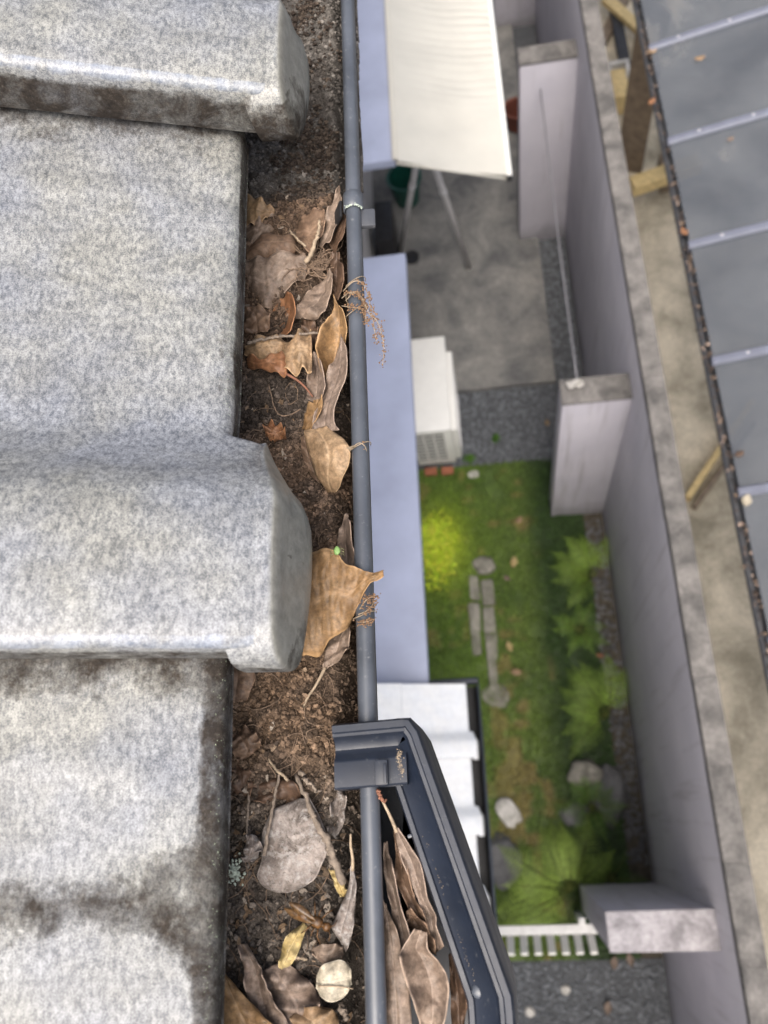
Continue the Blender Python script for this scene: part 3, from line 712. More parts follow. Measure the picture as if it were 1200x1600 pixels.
# ------------------------------------------------------------------ neighbour's carport
cx0 = 1.145; hc = 3.8
cp = thing('carport', (2.4, 1, 0), 'neighbouring carport roof of smoky panels with pale ribs', 'carport')
ysm = [at(x, y, hc)[1] for x, y in [(1020, 75), (1047, 215), (1075, 370), (1110, 552), (1145, 770)]]
stp = (ysm[0] - ysm[4]) / 4; ys_ = [ysm[4] + stp * k for k in range(-6, 10)]
def cpz(x): d = x - cx0; return CAMZ - hc + .23 * d - .022 * d * d
for a, b in zip(ys_[:-1], ys_[1:]):
    V = []; Fc = []; xs = np.linspace(cx0, cx0 + 2.6, 12)
    for dz in (0, -.006):
        for x in xs: V += [(x, a + .012, cpz(x) + dz), (x, b - .012, cpz(x) + dz)]
    for i in range(11):
        q = 2 * i; Fc.append([q, q + 2, q + 3, q + 1]); q += 24; Fc.append([q, q + 1, q + 3, q + 2])
    Fc.append([0, 1, 25, 24]); mk('panel', V, Fc, M['poly'], cp, autosmooth=40)
for y in ys_:
    V = []; Fc = []; xs = np.linspace(cx0 - .01, cx0 + 2.6, 12); pf = [(-.024, -.03), (-.024, .006), (-.014, .018), (.014, .018), (.024, .006), (.024, -.03)]
    for x in xs: V += [(x, y + a, cpz(x) + b) for a, b in pf]
    for i in range(11):
        for k in range(6): Fc.append([i * 6 + k, i * 6 + (k + 1) % 6, (i + 1) * 6 + (k + 1) % 6, (i + 1) * 6 + k])
    Fc += [[5, 4, 3, 2, 1, 0]]; rb = mk('rib', V, Fc, M['carport_bar'], cp, autosmooth=40)
    if -1 < y < 6:
        sc = MB()
        for x in (cx0 + .15, cx0 + .42, cx0 + .69): sc.ico((x, y, cpz(x) + .018), .008, 1, (1, 1, .5))
        sc.build('screw', M['alu'], rb)
yA, yB = ys_[0] - .03, ys_[-1] + .03
V, Fc = trough(cx0 - .036, cx0 + .004, CAMZ - hc - .004, .055, yA, yB, .002, 10, .35); mk('edge_gutter', V, Fc, M['trough2'], cp)
for y in (-1.6, 6.9): MB().box((cx0 + .10, y - .04, 0), (cx0 + .17, y + .04, CAMZ - hc - .03), .004).build('post', M['carport_bar'], cp, autosmooth=40)
# litter lying in the carport's gutter
mb = MB()
for _ in range(430):
    y = random.uniform(-.2, 5.2); x = cx0 - random.uniform(.0, .034)
    d = np.array([random.gauss(0, 1), random.gauss(0, 1), random.gauss(0, .4)]); d /= np.linalg.norm(d); e = np.cross(d, [0, 0, 1.]); e /= np.linalg.norm(e)
    l = random.uniform(.012, .035); p = np.array([x, y, CAMZ - hc - .015 + random.uniform(-.01, .016)]); k = random.uniform(.5, 1.4)
    c = random.choice([(.07, .05, .04), (.04, .03, .026), (.11, .08, .06), (.03, .025, .024), (.25, .19, .155)])
    mb.add([p, p + d * l * .5 + e * l * .3, p + d * l, p + d * l * .5 - e * l * .3 + [0, 0, .004]], [[0, 1, 2], [0, 2, 3]], tuple(k * v for v in c))
tag(mb.build('leaf_litter', M['litter'], smooth=False, col=True), "brown leaf litter lying in the carport's edge gutter", 'leaf litter', kind='stuff')
def flat_leaf(name, c, l, wd, ang, cm, label, cat='leaf', n=8, tilt=0.0, group=None):
    V = []; Fc = []
    for dz in (.0006, -.0006):
        for i in range(n + 1):
            t = i / n; ww = wd * math.sin(PI * min(max(t, .03), .97)) ** .8
            for s in (-1, 0, 1):
                a, b = (t - .5) * l, s * ww / 2; z = .16 * wd * abs(s) + .12 * l * (2 * t - 1) ** 2 + dz + tilt * a
                V.append((c[0] + a * math.cos(ang) - b * math.sin(ang), c[1] + a * math.sin(ang) + b * math.cos(ang), c[2] + z))
    k = 3 * (n + 1)
    for i in range(n):
        for s in (0, 1):
            a = i * 3 + s; Fc.append([a, a + 3, a + 4, a + 1]); Fc.append([k + a, k + a + 1, k + a + 4, k + a + 3])
        Fc.append([i * 3, k + i * 3, k + i * 3 + 3, i * 3 + 3]); Fc.append([i * 3 + 2, i * 3 + 5, k + i * 3 + 5, k + i * 3 + 2])
    uv = [(i / n, (s + 1) / 2) for _ in range(2) for i in range(n + 1) for s in (-1, 0, 1)]
    return tag(mk(name, V, Fc, cm, uv=uv), label, cat, group)
def on_carport(px, py):
    h = hc
    for _ in range(6): p = at(px, py, h); h = CAMZ - cpz(p[0])
    return at(px, py, h - .004)
flat_leaf('fallen_leaf', on_carport(1093, 92), .06, .03, .1, LEAF['tan'], 'single tan leaf lying on a smoky carport panel')
flat_leaf('fallen_leaf', on_carport(1019, 80), .06, .045, .9, LEAF['tan'], 'tan leaf heaped at the lower end of a carport rib')
flat_leaf('fallen_leaf', on_carport(1141, 218), .04, .025, .3, LEAF['greybrown'], 'tiny greyish leaf on the carport panel below the second rib')
flat_leaf('fallen_leaf', on_carport(1166, 783), .06, .045, 1.2, LEAF['pale'], 'pale leaf lying beside the lowest visible carport rib')
flat_leaf('fallen_leaf', on_carport(1155, 710), .05, .03, .4, LEAF['dark'], 'dark leaf on the carport panel above the lowest visible rib')
for px, py, cl, lb in ((1018, 160, 'rust', 'upper'), (1069, 363, 'rust', 'lower')):
    flat_leaf('fallen_leaf', at(px, py, hc - .015), .055, .035, random.uniform(0, 3), LEAF[cl], "rust-red leaf stuck in the carport's edge gutter, %s of the two" % lb)

# timber and clutter on the neighbour's side of the wall
def standing_board(px0, py0, px1, py1, wdt, z1, mat, label, name='board', th=.03):
    a = at(px0, py0, CAMZ - .03); b = at(px1, py1, CAMZ - .03)
    d = (b - a)[:2]; ang = math.atan2(d[1], d[0]); l = np.linalg.norm(d)
    return tag(MB().box((a[0], a[1] - th / 2, .03), (a[0] + l, a[1] + th / 2, z1), .003, Matrix.Rotation(ang, 3, 'Z'), (a[0], a[1], .03)).build(name, mat, autosmooth=40), label, 'board')
standing_board(962, 262, 1002, 270, .3, 1.75, M['wood_brown'], "brown board standing upright between the wall and the carport")
def timber(px0, py0, px1, py1, w_, h_, z0, mat, label, ext=1.0, name='timber'):
    a = at(px0, py0, CAMZ - z0); b = at(px1, py1, CAMZ - z0); d = (b - a)[:2]; ang = math.atan2(d[1], d[0]); l = np.linalg.norm(d) * ext
    return tag(MB().box((a[0], a[1] - w_ / 2, z0), (a[0] + l, a[1] + w_ / 2, z0 + h_), .004, Matrix.Rotation(ang, 3, 'Z'), (a[0], a[1], z0)).build(name, mat, autosmooth=40), label, 'timber')
timber(985, 300, 1050, 277, .13, .12, .25, M['wood_tan'], 'yellowish squared timber running under the carport near the upright board', 1.6)
tag(MB().box((1.72, 5.2, .03), (1.80, 5.45, .25), .004).build('timber_rest', M['wood_brown'], autosmooth=40), 'short block carrying the yellowish timber under the carport', 'timber')
timber(1072, 782, 1128, 698, .05, .09, .03, M['wood_tan'], 'tan timber lying slanting under the carport edge, outer of the pair', 1.8)
timber(1083, 796, 1136, 722, .04, .07, .03, M['wood_brown'], 'dark timber lying slanting under the carport edge, inner of the pair', 1.8)
cb = at(972, 100, 5.95); blk = thing('concrete_block', (cb[0], cb[1], .03), 'pale hollow concrete block on the ground behind the boundary wall', 'block')
bk = MB()
for (x0, x1, y0_, y1_) in ((-.10, .10, -.20, -.16), (-.10, .10, .16, .20), (-.10, .10, -.02, .02), (-.10, -.065, -.16, .16), (.065, .10, -.16, .16)): bk.box((cb[0] + x0, cb[1] + y0_, .03), (cb[0] + x1, cb[1] + y1_, .22), .004)
bk.build('shell', M['rock_white'], blk, autosmooth=40)
cb = at(968, 135, 6.1); tag(MB().box((cb[0] - .07, cb[1] - .17, .03), (cb[0] + .07, cb[1] + .17, .25), .02).build('beige_canister', M['wood_tan'], autosmooth=40), 'beige canister standing beside the pale concrete block', 'canister')
for k, (px, py, ln, cl) in enumerate(((955, 20, .9, 'wood_brown'), (968, 45, .8, 'dark'), (985, 30, .8, 'wood_tan'))):
    cb = at(px, py, 6.1); tag(MB().box((cb[0] - .04, cb[1] - ln / 2, .04 + k * .05), (cb[0] + .06, cb[1] + ln / 2, .10 + k * .05), .004, Matrix.Rotation(.5 * (k - 1), 3, 'Z')).build('scrap_board', M[cl], autosmooth=40),
        ['brown scrap board lying behind the boundary wall at the top of the picture', 'black scrap board lying across the others behind the wall', 'tan scrap board lying nearest the carport behind the wall'][k], 'board')

# ------------------------------------------------------------------ ferns
def fern(px, py, n, L, label, tone, a0=0.0, spread=2 * PI, zc=.03, droop=.6):
    c0 = at(px, py, CAMZ - .05); c0[2] = zc
    root = thing('fern', c0, label, 'fern', 'ferns along the boundary wall')
    for k in range(n):
        a = a0 + spread * (k + random.uniform(-.35, .35)) / n; l = L * random.uniform(.75, 1.1); mb = MB(); P = []
        rise = random.uniform(.55, 1.05)
        for t in np.linspace(0, 1, 26):
            rr = l * (t - .12 * t * t); z = l * (rise * t - (rise * .62 + droop * .35) * t * t)
            P.append(c0 + np.array([rr * math.cos(a + .22 * t * math.sin(k)), rr * math.sin(a + .22 * t * math.sin(k)), z + .02]))
        tn = tuple(np.array(tone) * random.uniform(.75, 1.25))
        mb.tube(P[::3], [.0035 * (1 - .8 * i / 9) for i in range(len(P[::3]))], 4, c=(.10, .12, .03))
        for i in range(4, 26):
            t = i / 25; d = P[min(i + 1, 25)] - P[i - 1]; d /= np.linalg.norm(d); sd_ = np.cross(d, [0, 0, 1.]); sd_ /= np.linalg.norm(sd_) + 1e-9; up = np.cross(sd_, d)
            wl = l * .27 * math.sin(PI * min(.98, .12 + .88 * t) ** .75) ** .9 * (1.05 - .35 * t); wl = max(wl, .008)
            for s in (-1, 1):
                pd = sd_ * s * .93 + d * .34; pd /= np.linalg.norm(pd); pn = np.cross(pd, up); q = P[i]; V = [q]; m = 6; hw = l * .0075
                for j in range(1, m + 1):
                    u = j / m; c_ = q + pd * wl * u - up * wl * .22 * u * u
                    wj = hw * (1 - u) ** .7 * (1.25 if j % 2 else .7); V += [c_ + pn * wj, c_ - pn * wj]
                Fc = [[0, 1, 2]] + [[2 * j - 1, 2 * j + 1, 2 * j + 2, 2 * j] for j in range(1, m)]
                mb.add(V, Fc, tuple(np.array(tn) * random.uniform(.85, 1.15)))
        mb.build('frond', M['fern'], root, smooth=False, col=True)
fern(930, 900, 8, .42, 'soft green fern at the wall just below the middle buttress', (.19, .30, .045), 1.1, 3.1)
fern(948, 1120, 9, .50, 'fern at the wall halfway down the lawn', (.19, .30, .045), 1.0, 3.0)
fern(925, 1262, 10, .28, 'small dark fern growing in front of the boulders', (.11, .20, .035))
fern(892, 1392, 11, .58, 'large pale fern beside the picket fence', (.24, .35, .06), .7, 3.4)
fern(955, 1372, 10, .26, 'low dark fern between the lowest buttress and the wall', (.06, .115, .02))
fern(905, 985, 9, .26, 'small fern between the two upper ferns', (.12, .21, .03))
def leafling(px, py, k, l, lb):
    p = at(px, py, CAMZ - .06); flat_leaf('fallen_leaf', (p[0], p[1], .045), l, l * .6, random.uniform(0, 3), LEAF[k], lb)
leafling(811, 812, 'tan', .07, 'tan leaf fallen on the lawn level with the painted sun patch, nearest the buttress')
leafling(803, 878, 'yellow', .09, 'yellowish leaf fallen on the lawn right of the rounded stone')
leafling(792, 903, 'pink', .06, 'pinkish leaf fallen on the lawn right of the edging blocks')
leafling(796, 1010, 'yellow', .08, 'yellow leaf on the lawn right of the last edging blocks')
leafling(807, 1050, 'tan', .08, 'tan leaf on the lawn right of the flat brown stone')
leafling(938, 1024, 'rust', .06, 'rusty leaf at the wall foot between the ferns')
leafling(800, 328, 'rust', .09, 'rust-red leaf fallen on the slab below the upper buttress')
leafling(855, 660, 'tan', .06, 'tan leaf in the dark gravel beside the middle buttress')
for px, py, lb in ((960, 1505, 'nearest the lowest buttress'), (985, 1500, 'against the wall'), (950, 1575, 'furthest down the path')):
    leafling(px, py, 'greybrown', .08, 'dull brown leaf on the gravel path, ' + lb)
# ------------------------------------------------------------------ the eaves gutter
XB, HB, RB = -.0672, .400, .0046
gt = thing('gutter', (-.12, .3, CAMZ - .48), 'grey plastic eaves gutter full of dead leaves and soil beside the roof tiles', 'gutter')
V, Fc = trough(-.178, XB - .003, CAMZ - HB, .075, -1.2, 2.2, .002, 26, .45); mk('trough', V, Fc, M['trough'], gt)
MB().tube([(XB, y, CAMZ - HB) for y in np.linspace(-1.2, 2.2, 12)], RB, 24).build('bead', M['bead'], gt)
# hanger strap wrapped round the bead, with its tab
yb = at(550, 318, HB)[1]
br = thing('gutter_bracket', (XB, yb, CAMZ - HB), '', ''); br.parent = gt; br.location = Vector((XB, yb, CAMZ - HB)) - gt.location
for k in ('label', 'category'):
    if k in br: del br[k]
bpy.data.objects.remove(br)
mb = MB(); n = 22; V = []; yy = [yb - .0062, yb - .0055, yb + .0055, yb + .0062]
for y, r in zip(yy, (RB + .0006, RB + .0016, RB + .0016, RB + .0006)):
    for k in range(n): a = 2 * PI * k / n; V.append((XB + r * math.cos(a), y, CAMZ - HB + r * math.sin(a)))
Fc = [[j * n + k, j * n + (k + 1) % n, (j + 1) * n + (k + 1) % n, (j + 1) * n + k] for j in range(3) for k in range(n)]
mb.add(V, Fc); strap = mb.build('strap', M['bead'], gt)
p0 = at(563, 330, .399); p1 = at(586, 346, .401)
MB().box((XB + .003, yb - .0175, CAMZ - HB - .0040), (XB + .0128, yb - .0045, CAMZ - HB - .0005), .0015, Matrix.Rotation(.12, 3, 'Y')).build('tab', M['trough2'], strap, autosmooth=50)
MB().box((XB - .016, yb - .006, CAMZ - HB - .030), (XB - .0142, yb + .006, CAMZ - HB - .001), .0006, Matrix.Rotation(.5, 3, 'Y')).build('hanger', M['trough'], strap, autosmooth=50)
gr_ = MB()
for _ in range(90):
    a = random.uniform(.3, 2.4); y = yb - .006 + random.gauss(0, .0008); gr_.ico((XB + (RB + .0013) * math.cos(a), y, CAMZ - HB + (RB + .0013) * math.sin(a)), random.uniform(.0002, .0005), 1, (1, 1, .6), .3)
gr_.build('grit', M['lichen'], strap, smooth=False)['kind'] = 'stuff'

# outlet box hooked over the gutter
HR = .388
def P2(px, py, h=HR): return at(px, py, h)[:2]
path = [P2(618, 1121), P2(640, 1120), P2(655, 1141), P2(803, 1556), P2(806, 1585)]
pt = path[-1]; path += [np.array([pt[0] - .0005, pt[1] - .055]), np.array([pt[0] - .045, pt[1] - .13]), np.array([-.075, pt[1] - .13])]
path = np.array(path)
prof = [(0, .055), (0, .0035), (.0006, .0012), (.0014, .0002), (.0040, 0), (.0046, .0012), (.0062, .0014), (.0068, .0034), (.0078, .0050), (.0165, .0098), (.0172, .0088), (.0192, .0088), (.0200, .0105), (.0206, .086)]
nrm = []
for i in range(len(path)):
    ds = []
    if i > 0: d = path[i] - path[i - 1]; ds.append(np.array([d[1], -d[0]]) / np.linalg.norm(d))
    if i < len(path) - 1: d = path[i + 1] - path[i]; ds.append(np.array([d[1], -d[0]]) / np.linalg.norm(d))
    m_ = sum(ds) / len(ds); m_ = m_ / (m_ @ m_); l_ = np.linalg.norm(m_); m_ *= min(1, 1.5 / l_); nrm.append(m_)
V = []; Fc = []; k = len(prof)
for p, m_ in zip(path, nrm):
    for d, z in prof: V.append((p[0] + m_[0] * d, p[1] + m_[1] * d, CAMZ - HR - z))
for i in range(len(path) - 1):
    for j in range(k - 1): Fc.append([i * k + j, i * k + j + 1, (i + 1) * k + j + 1, (i + 1) * k + j])
box_ = mk('outlet_box', V, Fc, M['hopper'], gt, autosmooth=32)
fl = [(p[0] + m_[0] * .020, p[1] + m_[1] * .020, CAMZ - HR - .0855) for p, m_ in zip(path, nrm)] + [(-.095, path[-1][1], CAMZ - HR - .0855), (-.095, path[0][1] - .02, CAMZ - HR - .0855)]
mk('box_floor', fl, [list(range(len(fl)))], M['hopper'], box_, smooth=False)
# saddle that bridges the gutter
Y0 = P2(520, 1131)[1]; xa = P2(519, 1160)[0]; xb_ = P2(632, 1160)[0]
sp = [(0, .03), (0, .0025), (.0010, .0004), (.0040, .0003), (.0047, .0013), (.0060, .0013), (.0067, .0036), (.0090, .0068), (.0115, .0078), (.0140, .0070), (.0162, .0046), (.0175, .0042), (.0282, .0042), (.0290, .0050), (.0290, .018)]
xs = np.linspace(xa, xb_, 8); V = []; k = len(sp)
sl = (P2(640, 1120)[1] - P2(520, 1131)[1]) / (P2(640, 1120)[0] - P2(520, 1131)[0])
for x in xs:
    for d, z in sp: V.append((x, Y0 - d + sl * (x - xa), CAMZ - HR - z + .0004))
Fc = [[i * k + j + 1, i * k + j, (i + 1) * k + j, (i + 1) * k + j + 1] for i in range(7) for j in range(k - 1)]
V += [(xs[0], Y0 - d, CAMZ - HR - .03) for d, z in sp]; b = 8 * k
Fc += [[j, j + 1, b + j + 1, b + j] for j in range(k - 1)]
sad = mk('saddle', V, Fc, M['hopper'], gt, autosmooth=38)
c0 = at(597, 1200, .392); MB().box((c0[0] - .0030, c0[1] - .0075, CAMZ - .3965), (c0[0] + .0030, c0[1] + .0035, CAMZ - .3885), .0006).build('clip', M['hopper'], sad, autosmooth=50)
MB().box((c0[0] + .0012, c0[1] - .007, CAMZ - .396), (c0[0] + .0026, c0[1] + .0015, CAMZ - .387), .0004).build('clip_tongue', M['hopper'], sad, autosmooth=50)
c0 = at(539, 1160, .3955); V = []; n = 16
for r, z in ((.0034, .0002), (.0030, .0010), (.0019, .0008), (.0016, -.0010), (.0001, -.0012)):
    for q in range(n): V.append((c0[0] + r * math.cos(2 * PI * q / n), c0[1] + .8 * r * math.sin(2 * PI * q / n), c0[2] + z - .0008))
mk('screw_hole', V, [[a * n + q, a * n + (q + 1) % n, (a + 1) * n + (q + 1) % n, (a + 1) * n + q] for a in range(4) for q in range(n)], M['dark'], sad)
c0 = at(612, 1222, .398); MB().box((c0[0] - .006, c0[1] - .002, CAMZ - .402), (c0[0] + .0055, c0[1] + .001, CAMZ - .397), .0008).build('inner_lug', M['hopper'], sad, autosmooth=50)
c0 = at(649, 1303, .402); MB().box((c0[0] - .0035, c0[1] - .0008, CAMZ - .404), (c0[0] + .005, c0[1] + .0008, CAMZ - .400), .0005, Matrix.Rotation(.25, 3, 'Z')).build('inner_rib', M['bead'], box_, autosmooth=50)
c0 = at(748, 1548, .3975); MB().ico(c0, .0032, 2, (1, 1, .5)).build('moulding_boss', M['bead'], box_)
gr_ = MB()
for (px, py) in ((623, 1185), (626, 1196), (628, 1205), (624, 1178)):
    for _ in range(30): p = at(px + random.gauss(0, 2.4), py + random.gauss(0, 4), .3917); gr_.ico(p, random.uniform(.0001, .0003), 1, (1, 1, .6), .3)
for _ in range(40):
    t = random.random(); p = at(660 + 85 * t + random.gauss(0, 1.5), 1300 + 240 * t, .3955); gr_.ico(p, random.uniform(.0001, .0002), 1, (1, 1, .6), .3)
gr_.build('grit', M['twig_pale'], box_, smooth=False)['kind'] = 'stuff'

# ------------------------------------------------------------------ soil in the gutter
def soil_h(X, Y):
    h = .4265 + 0 * X
    h = h + .007 * fbm(X * 45, Y * 45, 3, 31) + .0045 * fbm(X * 150, Y * 150, 4, 41)
    h = h + .017 * smoothstep(.37, .42, Y)                                    # shallow mud at the far end
    h = h - .010 * np.exp(-((Y - .045) / .045) ** 2 - ((X + .125) / .035) ** 2)   # crumbly heap
    h = h - .007 * np.exp(-((Y - .13) / .05) ** 2)
    edge = -.083 - .005 * fbm(Y * 28, Y * 0 + 3.3, 3, 9) - .006 * smoothstep(.03, -.01, Y)
    h = h + .034 * smoothstep(edge - .004, edge + .008, X)
    return h
sx = np.linspace(-.174, -.0725, 128); sy = np.linspace(-.42, .85, 1000); gx, gy = np.meshgrid(sx, sy)
gh = soil_h(gx, gy)
def soil_col(X, Y):
    n = fbm(X * 60, Y * 60, 3, 77)[..., None]
    C = lambda *c: np.array(c)
    dark, brown, gold, mud, grey = C(.030, .024, .020), C(.115, .078, .055), C(.128, .086, .057), C(.125, .115, .105), C(.092, .078, .066)
    f = lambda a, b: smoothstep(a, b, Y)[..., None]
    c = grey + (gold * .85 - grey) * f(-.005, .045); c = c + (brown - c) * f(.085, .15); c = c + (dark * 1.9 - c) * f(.20, .23); c = c + (brown * .8 - c) * f(.25, .29)
    c = c + (mud - c) * f(.385, .415)
    k = smoothstep(.05, .4, n); c = c * (1 - .6 * k) + dark * .6 * k
    return c * (1 + .25 * n)
ny_, nx_ = gx.shape; idx = np.arange(ny_ * nx_).reshape(ny_, nx_)
fa = np.stack([idx[:-1, :-1], idx[:-1, 1:], idx[1:, 1:], idx[1:, :-1]], -1).reshape(-1, 4).tolist()
tag(mk('soil', np.stack([gx, gy, CAMZ - gh], -1).reshape(-1, 3), fa, M['soil'], col=soil_col(gx, gy).reshape(-1, 3)),
    'dark crumbly soil and rotted leaves filling the eaves gutter', 'soil', kind='stuff')
N = 85000
cx_ = rng.uniform(-.160, -.074, N); cy_ = rng.uniform(-.09, .60, N)
dens = .30 + .45 * (fbm(cx_ * 50, cy_ * 50, 2, 13) > -.1) + .4 * np.exp(-((cy_ - .07) / .06) ** 2) + .35 * np.exp(-((cy_ - .2) / .06) ** 2)
dens *= 1 - .72 * smoothstep(.375, .41, cy_) * (fbm(cx_ * 30, cy_ * 22, 2, 63) < .12); dens *= 1 - .6 * smoothstep(.0, -.03, cy_)
kp = rng.random(N) < dens; cx_, cy_ = cx_[kp], cy_[kp]; N = len(cx_); ch_ = soil_h(cx_, cy_)
r = .00042 + .0015 * rng.random(N) ** 3.6
V0, F0 = ICO[1]; nv = len(V0)
jit = 1 + .35 * (rng.random((N, nv, 1)) - .5) * 2; sq = .55 + .6 * rng.random((N, 1, 3))
A_ = rng.normal(size=(N, 3, 3)); Q_ = np.linalg.qr(A_)[0]
VV = np.einsum('nij,nvj->nvi', Q_, V0[None] * jit * sq) * r[:, None, None] + np.stack([cx_, cy_, CAMZ - ch_ + r * .4], -1)[:, None, :]
FF = (np.array(F0)[None] + (np.arange(N) * nv)[:, None, None]).reshape(-1, 3).tolist()
cc = soil_col(cx_, cy_) * rng.choice([.55, .9, 1.4, 2.0], N, p=[.25, .35, .28, .12])[:, None]
tag(mk('soil_crumbs', VV.reshape(-1, 3), FF, M['crumb'], smooth=False, col=np.repeat(cc[:, None], nv, 1).reshape(-1, 3)),
    'loose brown soil crumbs lying on the gutter soil', 'soil', kind='stuff')
mb = MB()
for _ in range(90):
    y0_ = random.choice([.41, .44, .47, .52, .57]) + random.gauss(0, .012); x0_ = random.gauss(-.108, .012)
    for _ in range(22):
        x = min(x0_ + random.gauss(0, .0035), -.080); y = y0_ + random.gauss(0, .0035); rr = random.uniform(.0005, .0018)
        mb.ico((x, y, CAMZ - float(soil_h(np.array([x]), np.array([y]))[0]) + random.uniform(0, .003)), rr, 1, (1, random.uniform(.6, 1), .8), .35, random.choice([(.035, .027, .022), (.06, .046, .038), (.09, .07, .055)]))
tag(mb.build('mud_clods', M['crumb'], smooth=False, col=True), 'dark clods of mud at the far end of the gutter', 'soil', kind='stuff')
mb = MB()
for _ in range(420):
    x = random.uniform(-.155, -.078); y = random.uniform(-.09, .40)
    a = random.uniform(0, 2 * PI); l = random.uniform(.006, .028); cv = random.gauss(0, 2.2); P = []
    for t in np.linspace(0, 1, 7):
        aa = a + cv * t; x = min(x + math.cos(aa) * l / 6, -.079); y += math.sin(aa) * l / 6
        P.append((x, y, CAMZ - float(soil_h(np.array([x]), np.array([y]))[0]) + .0008 + .003 * math.sin(PI * t) * random.random()))
    mb.tube(P, random.uniform(.00012, .0003), 4, caps=False)
for _ in range(70):                                                        # tangle in the upper pile
    p = at(495 + random.gauss(0, 9), 415 + random.gauss(0, 9), .418); a = random.uniform(0, 2 * PI); cv = random.gauss(0, 4); P = []; l = random.uniform(.008, .02)
    for t in np.linspace(0, 1, 8):
        aa = a + cv * t; p = p + np.array([math.cos(aa), math.sin(aa), random.gauss(0, .3)]) * l / 7; P.append(p)
    mb.tube(P, random.uniform(.00015, .0004), 4, caps=False)
tag(mb.build('root_fibres', M['fibre']), 'fine dry root fibres tangled over the gutter soil', 'roots', kind='stuff')

mb = MB()
for _ in range(560):
    x = random.uniform(-.155, -.080); y = random.choice([random.uniform(-.09, .40), random.uniform(-.09, .03), random.uniform(.15, .40)]); z = CAMZ - float(soil_h(np.array([x]), np.array([y]))[0]) + .0012
    a = random.uniform(0, 2 * PI); l = random.uniform(.0015, .0055) * random.choice([1, 1, 1.6]); d = np.array([math.cos(a), math.sin(a), random.gauss(0, .3)]); e = np.array([-d[1], d[0], random.gauss(0, .4)]); wv = random.uniform(.25, .6)
    p = np.array([x, y, z]); c = random.choice([(.14, .095, .06), (.09, .065, .045), (.22, .16, .11), (.26, .22, .18), (.06, .045, .035)])
    P_ = [p - d * l * .5, p - d * l * .2 + e * l * wv * .5, p + d * l * .3 + e * l * wv * .35, p + d * l * .5, p + d * l * .15 - e * l * wv * .5, p - d * l * .3 - e * l * wv * .3]
    mb.add(P_ + [q - np.array([0, 0, .0003]) for q in P_], [[0, 5, 4, 3, 2, 1], [6, 7, 8, 9, 10, 11]] + [[i, (i + 1) % 6, (i + 1) % 6 + 6, i + 6] for i in range(6)], c)
tag(mb.build('leaf_fragments', M['crumb'], smooth=False, col=True), 'small brown leaf fragments scattered over the gutter soil', 'leaf litter', kind='stuff')

# ------------------------------------------------------------------ leaves in the gutter
NLEAF = [0]
def leaf(label, kind, st, ripple=.0012, name='dead_leaf', stalk=None, nc=16, seed=None, sr=1.0):
    """stations: left margin x,y, right margin x,y, height of each margin in mm below the lens, sag in mm"""
    NLEAF[0] += 1; sd_ = seed or NLEAF[0]
    st = np.array(st, float); n = max(24, 9 * len(st)); C = catmull(st, n)
    top = []; uv = []
    for i, c in enumerate(C):
        L = at(c[0], c[1], c[4] / 1000.); R = at(c[2], c[3], c[5] / 1000.); t = i / (n - 1)
        for j in range(nc + 1):
            s = j / nc; p = L + (R - L) * s; e = (2 * s - 1) ** 2
            p = p + np.array([0, 0, -c[6] / 1000. * (1 - e)])
            q = Vector((t * 5.0 + sd_ * 3.7, (s - .5) * 2.2, sd_ * 1.3))
            p = p + np.array([.15, .15, 1.0]) * ripple * mnoise.noise(q) * (1 + 1.4 * e)
            p = p + np.array([.2, .2, 1.]) * ripple * 1.2 * e * math.sin(t * (13 + sd_ % 7) + sd_ + (4 if s > .5 else 0))
            q2 = Vector((p[0] * 190, p[1] * 190, sd_ * 2.1)); p = p + np.array([0, 0, 1.]) * ripple * .8 * (abs(mnoise.noise(q2)) * 1.6 - .4)
            p = p + np.array([0, 0, 1.]) * ripple * .3 * mnoise.noise(q2 * 2.7)
            p = p + np.array([0, 0, -1.]) * .0006 * math.exp(-((s - .5) / .06) ** 2)
            top.append(p); uv.append((t, s))
    top = np.array(top); g = top.reshape(n, nc + 1, 3)
    du = np.gradient(g, axis=0); dv = np.gradient(g, axis=1); nn_ = np.cross(du, dv); nn_ /= np.linalg.norm(nn_, axis=-1, keepdims=True) + 1e-12
    if nn_[..., 2].mean() < 0: nn_ = -nn_
    bot = (g - nn_ * .00042).reshape(-1, 3); k = nc + 1; b = len(top); Fc = []
    for i in range(n - 1):
        for j in range(nc):
            a = i * k + j; Fc.append([a, a + 1, a + k + 1, a + k]); Fc.append([b + a + k, b + a + k + 1, b + a + 1, b + a])
        Fc.append([i * k, i * k + k, b + i * k + k, b + i * k]); a = i * k + nc; Fc.append([a + k, a, b + a, b + a + k])
    for j in range(nc): Fc.append([j + 1, j, b + j, b + j + 1]); a = (n - 1) * k + j; Fc.append([a, a + 1, b + a + 1, b + a])
    V = np.vstack([top, bot]); UV = uv + uv
    if stalk is None:
        return tag(mk(name, V, Fc, LEAF[kind], uv=UV), label, 'leaf', 'dead leaves in the gutter')
    P = catmull([at(x, y, h / 1000.) for x, y, h in stalk], 12)
    root = thing(name, V.mean(0), label, 'leaf', 'dead leaves in the gutter')
    mk('blade', V, Fc, LEAF[kind], root, uv=UV)
    MB().tube(P, [sr * (.0009 - .0004 * i / 11) for i in range(12)], 7).build('stalk', M['twig_red'] if kind in ('rust', 'brown') else M['twig_pale'], root)
    return root
leaf('small tan leaf with a dark hole, tucked against the tile edge near the bracket', 'tan', [(380, 303, 380, 354, 424, 428, 0), (400, 306, 400, 352, 420, 424, -1), (415, 316, 416, 343, 421, 424, 0), (429, 329, 429, 337, 425, 426, 0)])
